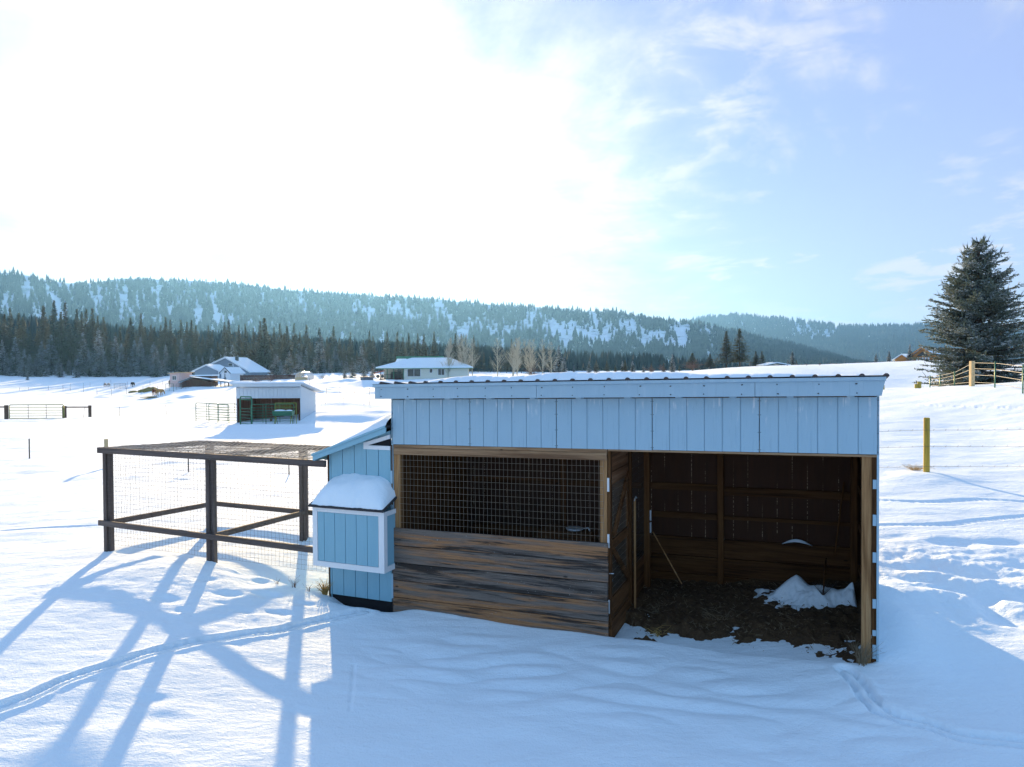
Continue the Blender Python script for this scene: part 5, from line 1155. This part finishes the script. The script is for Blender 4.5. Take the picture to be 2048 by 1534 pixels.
panel(H3(532, 850), H3(588, 850), 1.45*Ys/55, 'green pipe panel in front of the right half of the small shelter', 'green pipe panels of the pen')
g0, g1 = H3(481, 851), H3(504, 853); hA = (852-796)/F*g0[1]; d = g1-g0; L = float(np.hypot(d[0], d[1]))
ae = empty('arched_gate', tuple(g0), math.atan2(d[1], d[0]), 'tall green walk-through pipe arch standing before the small shelter', 'gate')
mb = MB(); mb.path([(0, 0, 0), (0, 0, hA-.15), (.12, 0, hA), (L-.12, 0, hA), (L, 0, hA-.15), (L, 0, 0)], .055, .055, 8); mb.tube((0, 0, hA*.9), (L, 0, hA*.9), .04, .04, 6); mb.tube((L/2, 0, hA*.9), (L/2, 0, hA), .02, .02, 5); mb.tube((0, 0, .1), (L, 0, .1), .03, .03, 6); mb.build('frame', GREENM, ae)
mb = MB()
for z_ in np.linspace(.3, hA*.58, 5): mb.tube((.03, .03, z_), (L-.03, .03, z_), .022, .022, 5)
mb.build('gate_leaf', GREENM, ae)
panel(H3(331, 783), H3(347, 784), 1.5, 'low blue-grey pipe panel in front of the pink hut', None)
panel(H3(228, 779), H3(252, 778), 1.4, 'pipe panel beside the small dark distant horse', None, mat=STEEL)
panel(H3(352, 781), H3(372, 779), 1.3, 'dark pipe panel in front of the low barn', None, mat=STEEL)
# hay feeder and trough
g0 = H3(551, 851); fe = empty('hay_feeder', tuple(g0), R(4), 'yellow-green slatted hay rack in front of the small shelter', 'feeder'); Lf = (592-551)/F*g0[1]; hF = (851-809)/F*g0[1]
mb = MB(); mb.path([(0, 0, 0), (0, 0, hF), (Lf, 0, hF), (Lf, 0, 0)], .03, .03, 5); mb.build('frame', YGREEN, fe); mb = MB()
for k in range(1, 12): mb.tube((Lf*k/12*.8, 0, hF*.62), (Lf*k/12*.8, .05, hF*.95), .016, .016, 4)
mb.tube((0, 0, hF*.62), (Lf*.8, 0, hF*.62), .022); mb.tube((0, 0, hF*.8), (Lf, 0, hF*.8), .016); mb.build('bars', YGREEN, fe)
tg = H3(553, 850)+np.array([0, -.6, 0]); te_ = empty('feed_trough', tuple(tg), 0, 'dark green raised feed trough topped with snow by the small shelter', 'trough'); hT = .75*Ys/55; Lt = (592-553)/F*tg[1]
mb = MB()
n = len(mb.v); m_ = 8
for x_ in (0, Lt):
    for k in range(m_+1): aa = math.pi*k/m_; mb.v.append((x_, -.42*math.cos(aa), hT+.25-.42*math.sin(aa)))
for k in range(m_): mb.f.append((n+k, n+k+1, n+m_+2+k, n+m_+1+k)); mb.sm.append(True)
mb.f.append(tuple(range(n, n+m_+1))); mb.f.append(tuple(range(n+2*m_+1, n+m_, -1))); mb.sm += [False, False]
mb.build('basin', GREENM, te_); mb = MB()
for x_ in (.15, Lt-.15):
    mb.tube((x_, -.35, 0), (x_, .1, hT+.1), .03); mb.tube((x_, .35, 0), (x_, -.1, hT+.1), .03)
mb.build('legs', YGREEN, te_); mb = MB(); mb.ball((Lt*.32, 0, hT+.25), Lt*.3, .36, .10); mb.ball((Lt*.78, 0, hT+.25), Lt*.17, .32, .08); mb.build('snow_on_trough', SNOWCAP, te_)

# ------------------------------------------------------------------ far buildings
def frame_at(px, py_foot, Y): x = (px-1024)/F*Y; return (x, Y, at(px, py_foot, Y)[2])
def roof_gable(mb, x0, x1, xr, ze, zr, y0, y1, th=.28, zl=None, zr2=None):
    """ridge along y; eaves at x0 (height zl) and x1 (height zr2)"""
    zl = ze if zl is None else zl; zr2 = ze if zr2 is None else zr2
    mb.prism([(x0, zl), (xr, zr), (xr, zr+th), (x0, zl+th)], 'y', y0, y1); mb.prism([(xr+.002, zr), (x1, zr2), (x1, zr2+th), (xr+.002, zr+th)], 'y', y0, y1)
# grey house
Yg = 205; s = Yg/F; loc = frame_at(425, 757, Yg); hs = empty('grey_house', loc, R(-4), 'grey two-storey house with long snowy roof in front of the forest', 'house')
def hp(mb, n_, m_, par=hs): return mb.build(n_, m_, par)
W_ = 68*s*1.10; HR = (757-716)*s; HL = (757-729)*s; HRt = (757-744)*s; xr = 26*s*1.1
mb = MB(); mb.prism([(0, -1), (W_, -1), (W_, HRt), (xr, HR), (0, HL)], 'y', 0, 13); hp(mb, 'walls', GREY)
mb = MB(); roof_gable(mb, -.9, W_+.7, xr, 0, HR+.05, -.7, 13.6, .3, HL-.25, HRt-.2); hp(mb, 'snowy_roof', SNOWCAP)
mb = MB(); mb.beam((-.9, -.72, HL-.15), (xr, -.72, HR+.12), .1, .35); mb.beam((xr, -.72, HR+.12), (W_+.7, -.72, HRt-.1), .1, .35); mb.box(W_*.58-.12, W_*.58+.12, -.05, .0, -1, HR*.70); hp(mb, 'white_trim', WHITE)
mb = MB(); mb.box(W_*.44, W_*.56, -.08, -.01, HR*.60, HR*.74); wn = hp(mb, 'window', WHITE); mb = MB(); mb.box(W_*.45, W_*.55, -.12, -.081, HR*.615, HR*.725); mb.build('pane', GLASS, wn)
mb = MB(); mb.box(xr+1.5, xr+2.2, 2.5, 3.3, HR-.8, HR+.35); hp(mb, 'chimney', STEEL)
loc = frame_at(390, 757, Yg-12); g2 = empty('grey_garage', loc, R(0), 'low grey gabled garage left of the grey house', 'garage'); s = (Yg-12)/F; W2 = 48*s
mb = MB(); mb.prism([(0, -1), (W2, -1), (W2, 15*s), (W2*.5, 26*s), (0, 15*s)], 'y', 0, 8); mb.build('walls', GREY, g2)
mb = MB(); roof_gable(mb, -.7, W2+.7, W2*.5, 15*s-.3, 26*s+.05, -.6, 8.5, .28); mb.build('snowy_roof', SNOWCAP, g2)
mb = MB(); mb.beam((-.7, -.62, 15*s-.2), (W2*.5, -.62, 26*s+.1), .08, .3); mb.beam((W2*.5, -.62, 26*s+.1), (W2+.7, -.62, 15*s-.2), .08, .3); mb.box(W2-.15, W2+.03, -.05, .05, -1, 15*s); mb.build('white_trim', WHITE, g2)
Yw = 180; s = Yw/F; loc = frame_at(443, 759, Yw); g3 = empty('garden_shed', loc, R(-16), 'small white garden shed with snowy gable roof beside the grey house', 'shed')
mb = MB(); mb.prism([(0, -1), (2.6, -1), (2.6, 1.7), (1.3, 2.9), (0, 1.7)], 'y', 0, 5.2); mb.build('walls', WHITE, g3)
mb = MB(); roof_gable(mb, -.4, 3.0, 1.3, 1.45, 2.95, -.4, 5.5, .2); mb.build('snowy_roof', SNOWCAP, g3)
mb = MB(); mb.beam((-.4, -.42, 1.5), (1.3, -.42, 3.0), .06, .18); mb.beam((1.3, -.42, 3.0), (3.0, -.42, 1.5), .06, .18); mb.build('dark_trim', STEEL, g3); mb = MB(); mb.box(.9, 1.6, -.03, -.002, 1.7, 2.2); mb.build('vent', STEEL, g3)
o = ptree(450, 746, 176, 'fir_tree', 'small dark fir before the white garden shed', None, 1.2)
# board fence
Yf = 172
mb = MB(); x0_ = (480-1024)/F*Yf; x1_ = (602-1024)/F*Yf; zf = at(540, 761, Yf)[2]; k = x0_
while k < x1_: mb.box(k, k+.22, Yf, Yf+.04, zf-1, zf+1.35+rnd.uniform(-.05, .05)); k += .25
mb.box(x0_, x1_, Yf+.041, Yf+.1, zf+.3, zf+.45); mb.box(x0_, x1_, Yf+.041, Yf+.1, zf+1, zf+1.12); tag(mb.build('board_fence', BROWN), 'long brown board fence between the grey house and the greenhouse', 'fence')
# pink hut and dark barn
Yp = 150; s = Yp/F; loc = frame_at(340, 773, Yp); ph = empty('pink_hut', loc, R(-14), 'pale pink flat-roofed hut with a small window', 'hut')
mb = MB(); mb.prism([(0, -.5), (2.3, -.5), (2.3, 2.9), (0, 2.75)], 'y', 0, 3.9); mb.build('walls', PINK, ph); mb = MB(); mb.prism([(-.3, 2.7), (2.7, 2.9), (2.7, 3.03), (-.3, 2.83)], 'y', -.4, 4.2); mb.build('roof', TAN, ph)
mb = MB(); mb.box(.6, 1.6, -.05, -.002, 1.3, 2.3); wn = mb.build('window', WHITE, ph); mb = MB(); mb.box(.68, 1.05, -.08, -.051, 1.4, 2.2); mb.box(1.15, 1.52, -.08, -.051, 1.4, 2.2); mb.build('pane', GLASS, wn)
Yb = 147; s = Yb/F; loc = frame_at(364, 775, Yb); bh = empty('dark_barn', loc, R(6), 'low dark brown barn with snow-covered roofs next to the pink hut', 'barn')
Wb = 55*s
mb = MB(); mb.prism([(0, -.5), (Wb, -.5), (Wb, 1.15), (Wb*.35, 1.9), (0, 1.1)], 'y', 0, 5); mb.build('walls', BARNW, bh)
mb = MB(); roof_gable(mb, -.6, Wb+3.7, Wb*.35, .9, 2.0, -.6, 5.6, .22, 1.0, .95); mb.build('snowy_roof', SNOWCAP, bh)
mb = MB(); mb.prism([(.5, 2.3), (Wb*.9, 2.35), (Wb*.9, 2.6), (.5, 2.55)], 'y', 3.0, 8); mb.build('upper_snowy_roof', SNOWCAP, bh); mb = MB(); mb.box(.8, Wb*.85, 3.6, 7.6, 0, 2.29); mb.build('rear_wall', BARNW, bh)
for x_ in (Wb+.9, Wb+1.9, Wb+2.7, Wb+3.4): mb = MB(); mb.box(x_, x_+.13, .2, .33, -.5, 1.1); mb.build('post', DARKW, bh)
mb = MB(); mb.beam((-.6, -.62, 1.1), (Wb*.35, -.62, 2.08), .05, .14); mb.beam((Wb*.35, -.62, 2.08), (Wb+3.7, -.62, 1.0), .05, .14); mb.build('fascia', DARKW, bh)
Yc = 150; loc = frame_at(456, 772, Yc); lt = empty('lean_to', loc, R(12), 'low open lean-to with flat snowy roof between the barn and the small shelter', 'lean-to')
mb = MB(); mb.box(0, 4.2, 0, 4, .75, .82); mb.build('roof', DARKW, lt); mb = MB(); mb.box(-.1, 4.3, -.1, 4.1, .821, 1.05); mb.build('roof_snow', SNOWCAP, lt)
for x_ in (.1, 4.0): mb = MB(); mb.box(x_, x_+.1, .1, .2, -.6, .74); mb.build('post', DARKW, lt)
# greenhouse
Yh = 160; s = Yh/F; loc = frame_at(590, 763, Yh); gh = empty('greenhouse', loc, R(-2), 'curved translucent greenhouse with a tan end wall', 'greenhouse')
mb = MB(); Rg = 1.45; Lg = 4.6; n = len(mb.v); m_ = 12
for y_ in np.linspace(0, Lg, 7):
    for k in range(m_+1):
        aa = math.pi*k/m_; rr_ = 1.0 if 0 < y_ < Lg else .97; mb.v.append((Rg-Rg*math.cos(aa)*rr_, y_, .7+1.5*math.sin(aa)**.8*rr_ if 0 < k < m_ else 0))
for q in range(6):
    for k in range(m_): mb.f.append((n+q*(m_+1)+k, n+q*(m_+1)+k+1, n+(q+1)*(m_+1)+k+1, n+(q+1)*(m_+1)+k)); mb.sm.append(True)
mb.build('cover', POLY, gh)
mb = MB()
for y_ in np.linspace(0, Lg, 5): mb.path([(Rg-Rg*math.cos(aa)*.98, y_, .7+1.48*math.sin(aa)**.8) for aa in np.linspace(0.01, math.pi-.01, 12)], .03, .03, 4)
mb.build('hoops', WHITE, gh)
mb = MB(); mb.prism([(.05, 0), (2*Rg-.05, 0), (2*Rg-.05, .9), (2.2, 1.0), (.8, 1.0), (.05, .9)], 'y', -.05, .02); mb.box(1.1, 1.2, -.06, -.051, 0, 2.1); mb.box(1.9, 2.0, -.06, -.051, 0, 2.1); mb.build('end_wall', TAN, gh)
# white house
Yo = 150; s = Yo/F; loc = frame_at(808, 757, Yo); wh = empty('white_house', loc, R(2), 'cream single-storey house with snowy hip roof and a porch on its left', 'house')
def wp(mb, n_, m_, par=wh): return mb.build(n_, m_, par)
He = (757-737.5)*s; Hr = (757-716.5)*s; Wh = 128*s; Lp = -50*s
mb = MB(); mb.box(0, Wh, 0, 9, -1.5, He); wp(mb, 'walls', CREAM)
mb = MB(); mb.box(Lp+.6, 0, 3, 9, -1.5, He); wp(mb, 'porch_wall', CREAM)
def hiproof(mb, x0, x1, y0, y1, z, zr, xa, xb, th):
    ym = (y0+y1)/2; n = len(mb.v); mb.v += [(x0, y0, z), (x1, y0, z), (x1, y1, z), (x0, y1, z), (x0, y0, z+th), (x1, y0, z+th), (x1, y1, z+th), (x0, y1, z+th), (xa, ym, zr), (xb, ym, zr)]
    mb.f += [(n+3, n+2, n+1, n), (n, n+1, n+5, n+4), (n+1, n+2, n+6, n+5), (n+2, n+3, n+7, n+6), (n+3, n, n+4, n+7), (n+4, n+5, n+9, n+8), (n+6, n+7, n+8, n+9), (n+5, n+6, n+9), (n+7, n+4, n+8)]; mb.sm += [False]*9
mb = MB(); hiproof(mb, Lp-.5, Wh+.9, -.9, 9.9, He+.12, Hr+.2, 12*s, 90*s, .25); wp(mb, 'snowy_roof', SNOWCAP)
mb = MB(); mb.box(Lp-.52, Wh+.92, -.92, 9.92, He+.0, He+.115); wp(mb, 'fascia', GREENT)
mb = MB(); mb.box(-27*s, 72*s, 10, 14, He+.5, Hr+.35); mb.box(-27*s, 72*s, 9.95, 14.1, Hr+.36, Hr+.62); wp(mb, 'rear_roof', GREENT)
mb = MB(); mb.prism([(-33*s, He+.8), (-25*s, Hr+.1), (-5*s, Hr+.1), (-5*s, He+.8)], 'y', 9.8, 9.94); wp(mb, 'rear_roof_snow', SNOWCAP)
for x_ in (-47, -34, -21, -1.5): mb = MB(); mb.box(x_*s, x_*s+.15, -.05, .1, -1.5, He); wp(mb, 'porch_post', GREENT if x_ > -40 else STEEL)
mb = MB(); mb.box(-48*s, -2*s, -.02, .03, 0, .08); mb.box(-48*s, -2*s, -.02, .03, .85, .92); k = -48*s
while k < -2*s: mb.box(k, k+.05, -.01, .02, .09, .84); k += .3
mb.box(-49*s, 0, -.1, 3, -.3, -.05); wp(mb, 'porch_railing', BROWN)
for x0_, x1_, z0_, z1_ in ((-28, -20, .0, .75), (-24, -8, .1, 1.0)): mb = MB(); mb.box(x0_*s, x1_*s, 1.2, 2.2, -.04, 1.1); mb.box(x0_*s, x1_*s, 2.0, 2.3, 1.11, 1.4); wp(mb, 'porch_seat', STEEL)
mb = MB(); mb.box(-17*s, -9*s, 2.9, 2.99, .0, 1.95); wn = wp(mb, 'porch_window', WHITE); mb = MB(); mb.box(-16.4*s, -9.6*s, 2.86, 2.895, .1, 1.9); mb.build('pane', GLASS, wn)
mb = MB(); mb.box(-4.5*s, -1.8*s, 2.9, 2.99, 0, 2.1); wp(mb, 'porch_door', STEEL)
for x0_, x1_, z0_, z1_ in ((7, 33, .45, 1.95), (51, 57, 1.2, 1.95), (68, 81, .7, 1.95)):
    mb = MB(); mb.box(x0_*s-.08, x1_*s+.08, -.06, -.002, z0_-.08, z1_+.08); wn = wp(mb, 'window', WHITE); mb = MB(); n_ = 2 if x1_-x0_ > 10 else 1; ww = (x1_-x0_)*s/n_
    for k in range(n_): mb.box(x0_*s+ww*k+.05, x0_*s+ww*(k+1)-.05, -.10, -.061, z0_, z1_)
    mb.build('pane', GLASS, wn)
mb = MB(); mb.tube((62*s, 3, He+.5), (62*s, 3, Hr+.15), .12, .12, 8); wp(mb, 'vent_pipe', SNOWCAP)
# red and white clutter left of the porch
loc = frame_at(756, 756, 148); ft = empty('red_farm_cart', loc, R(10), 'rust-red farm cart parked left of the white house porch', 'cart')
mb = MB(); mb.beam((-.8, 0, 1.0), (1.4, 0, 1.5), .8, .25); mb.build('bed', flat('rust_red_paint', (.28, .07, .04)), ft); mb = MB()
for x_ in (0, .9): mb.tube((x_, -.5, .35), (x_, -.35, .35), .35, .35, 14)
mb.build('wheels', STEEL, ft)
# water tank
g = H3(734, 771); mb = MB(); mb.tube((0, 0, -.2), (0, 0, .75), 1.15, 1.15, 24); mb.tube((0, 0, .75), (0, 0, .80), 1.2, 1.2, 24); o = mb.build('stock_tank', CONC); o.location = tuple(g); tag(o, 'round dark stock tank among the snow heaps left of the white house', 'tank')
# log house
Yl = 138; s = Yl/F; loc = frame_at(1845, 724, Yl); lh = empty('log_house', loc, R(-46), 'orange log house with a tall gable and snowy roof half hidden by the spruce', 'house')
mb = MB(); Hm = (724-697)*s; mb.prism([(-2.0, -1), (2.2, -1), (2.2, 1.3), (0, Hm), (-2.0, 1.2)], 'y', 0, 7); mb.build('log_walls', LOGW, lh)
mb = MB(); roof_gable(mb, -2.7, 3.0, 0, .7, Hm+.1, -.8, 7.5, .2); mb.build('snowy_roof', SNOWCAP, lh)
mb = MB(); mb.beam((-2.75, -.85, .75), (0, -.85, Hm+.15), .2, .22); mb.beam((0, -.85, Hm+.15), (3.0, -.85, .75), .2, .22); mb.build('gable_logs', LOGW, lh)
mb = MB(); mb.prism([(-.9, 1.1), (.9, 1.1), (.9, 1.35), (0, Hm-.6), (-.9, 1.3)], 'y', -.05, -.002); wn = mb.build('gable_window', GLASS, lh); mb = MB()
for k in range(5): mb.box(-1.1+k*.5, -.8+k*.5, -.06, -.002, -.1, .9)
mb.build('lower_windows', WHITE, lh)
loc = frame_at(1790, 724, Yl+3); lw = empty('log_wing', loc, R(-46), 'low orange log cabin wing with snowy roof left of the tall log gable', 'cabin')
mb = MB(); mb.prism([(0, -1), (2.6, -1), (2.6, .5), (1.3, 1.4), (0, .5)], 'y', 0, 4); mb.build('log_walls', LOGW, lw); mb = MB(); roof_gable(mb, -.5, 3.0, 1.3, .25, 1.45, -.5, 4.5, .16); mb.build('snowy_roof', SNOWCAP, lw)
mb = MB(); mb.prism([(-.3, .2), (4.2, .2), (4.2, .36), (-.3, .36)], 'y', 3, 9); mb.box(0, 4, 3.4, 8.6, -1, .19); mb.build('side_block', LOGW, lw)
mb = MB(); mb.prism([(3.0, .3), (8.0, .3), (7.6, 1.7), (3.4, 1.6)], 'y', 4, 8); mb.build('side_snowy_roof', SNOWCAP, lw)
loc = frame_at(1555, 735, 170); rf = empty('half_hidden_house', loc, 0, 'snowy roof just showing over the skyline left of the lone fir', 'house'); mb = MB(); roof_gable(mb, -3, 3.2, 0, .5, 1.1, 0, 6, .2); mb.build('snowy_roof', SNOWCAP, rf); mb = MB(); mb.box(-2.5, 2.6, .5, 5, -2, .5); mb.build('walls', GREY, rf)

# hay, ponies, people
g = H3(300, 783)
for px_, py_, w_, h_, lab in ((302, 783, 1.7, .85, 'largest mound of loose hay behind the ponies'), (288, 784, 1.2, .55, 'middle mound of loose hay'), (267, 784, 1.0, .38, 'smallest mound of loose hay at the left')):
    g = H3(px_, py_); mb = MB(); mb.ball((0, 0, 0), w_, 1.2, h_, 16, 10); o = mb.build('hay_pile', HAY); o.location = tuple(g); tag(o, lab, 'hay')
    for v in o.data.vertices: v.co *= 1+.18*float(perlin(np.array([v.co.x*2+3]), np.array([v.co.z*3]))[0])
def skin_fig(name, pts, edges, mat, loc, rz, label, cat, sc=1.0):
    me = bpy.data.meshes.new(name); me.from_pydata([p[:3] for p in pts], edges, []); o = obj(name, me, mat); o.location = loc; o.rotation_euler = (0, 0, rz); o.scale = (sc,)*3
    o.modifiers.new('skin', 'SKIN'); 
    for v, p in zip(me.skin_vertices[0].data if me.skin_vertices else [], pts): v.radius = (p[3], p[3] if len(p) < 5 else p[4])
    if me.skin_vertices: me.skin_vertices[0].data[0].use_root = True
    ss = o.modifiers.new('sub', 'SUBSURF'); ss.levels = 1; ss.render_levels = 1
    return tag(o, label, cat)
# pony: along +y, head down eating
PP = [(0, 0, .95, .24), (0, .45, .93, .25), (0, -.45, .98, .24), (0, .75, 1.0, .17), (0, 1.02, .85, .12), (0, 1.22, .55, .10), (0, 1.32, .30, .07), (0, -.66, 1.0, .12), (0, -.78, .8, .06), (0, -.80, .45, .05)]
PE = [(0, 1), (0, 2), (1, 3), (3, 4), (4, 5), (5, 6), (2, 7), (7, 8), (8, 9)]
for sx in (-.14, .14):
    for by, kk in ((.45, 1), (-.48, 2)):
        n = len(PP); fw_ = .0 if kk == 1 else -.08
        PP += [(sx, by, .68, .11), (sx, by+fw_+.02, .42, .06), (sx, by+fw_*.5, .14, .045), (sx, by+.03, .0, .06)]; PE += [(kk, n), (n, n+1), (n+1, n+2), (n+2, n+3)]
for px_, m_, rz_, lab in ((308, PONYB, .25, 'reddish-brown horse seen from behind, left of the pale one'), (319, PONYT, -.2, 'pale tan horse seen from behind beside the brown one')):
    g = H3(px_, 792); skin_fig('horse', PP, PE, m_, tuple(g), rz_, lab, 'horse', 1.12)
g = H3(312, 794); mb = MB(); mb.tube((0, 0, -.02), (0, 0, .035), 3.6, 3.2, 24); o = mb.build('scattered_hay', HAY); o.location = tuple(g+np.array([1.5, 0, 0])); o.scale = (1.2, 1, 1); tag(o, 'hay scattered on the snow around the horses', 'hay', None, 'stuff')
HPp = [(0, 0, .95, .15, .11), (0, 0, 1.2, .17, .11), (0, 0, 1.42, .17, .10), (0, 0, 1.53, .06), (0, .02, 1.66, .10), (-.10, 0, .86, .09), (-.12, .05, .48, .065), (-.12, 0, .08, .05), (-.12, .12, .03, .045), (.10, 0, .86, .09), (.12, -.08, .48, .065), (.13, -.12, .08, .05), (.13, .0, .03, .045),
       (-.20, 0, 1.42, .065), (-.27, .03, 1.14, .05), (-.25, .20, .95, .04), (.20, 0, 1.42, .065), (.27, .03, 1.14, .05), (.25, .18, .98, .04)]
HPe = [(0, 1), (1, 2), (2, 3), (3, 4), (0, 5), (5, 6), (6, 7), (7, 8), (0, 9), (9, 10), (10, 11), (11, 12), (2, 13), (13, 14), (14, 15), (2, 16), (16, 17), (17, 18)]
for px_, py_, rz_, sc_2, lab in ((340, 777, .6, 1.1, 'person in dark clothes bending near the pink hut'),):
    g = H3(px_, py_); o = skin_fig('person', HPp, HPe, BLACKC, tuple(g), rz_, lab, 'person', sc_2)
g = H3(265, 774); skin_fig('horse', PP, PE, BLACKC, tuple(g), .1, 'small black horse seen end-on behind the far paddock fence', 'horse', 1.0)
for px_, lab in ((210, 'left of two light-coloured goats by the tall distant post'), (217, 'right of two light-coloured goats by the tall distant post')):
    g = H3(px_, 775); skin_fig('goat', PP, PE, flat('goat_coat', (.30, .26, .24)), tuple(g), .2, lab, 'goat', .85)

# ------------------------------------------------------------------ winter air
mb = MB(); mb.box(-4200, 4200, -300, 5200, -60, 330); mt = bpy.data.materials.new('valley_air'); mt.use_nodes = True; t = N(mt.node_tree); t.n.remove(t.n['Principled BSDF'])
v = t.add('ShaderNodeVolumePrincipled'); v.inputs['Color'].default_value = (.19, .48, 1, 1); v.inputs['Density'].default_value = .00013; v.inputs['Anisotropy'].default_value = .54
t.l.new(v.outputs[0], t.n['Material Output'].inputs['Volume']); o = mb.build('haze', mt); tag(o, 'thin bluish winter haze over the valley', None, None, 'stuff')
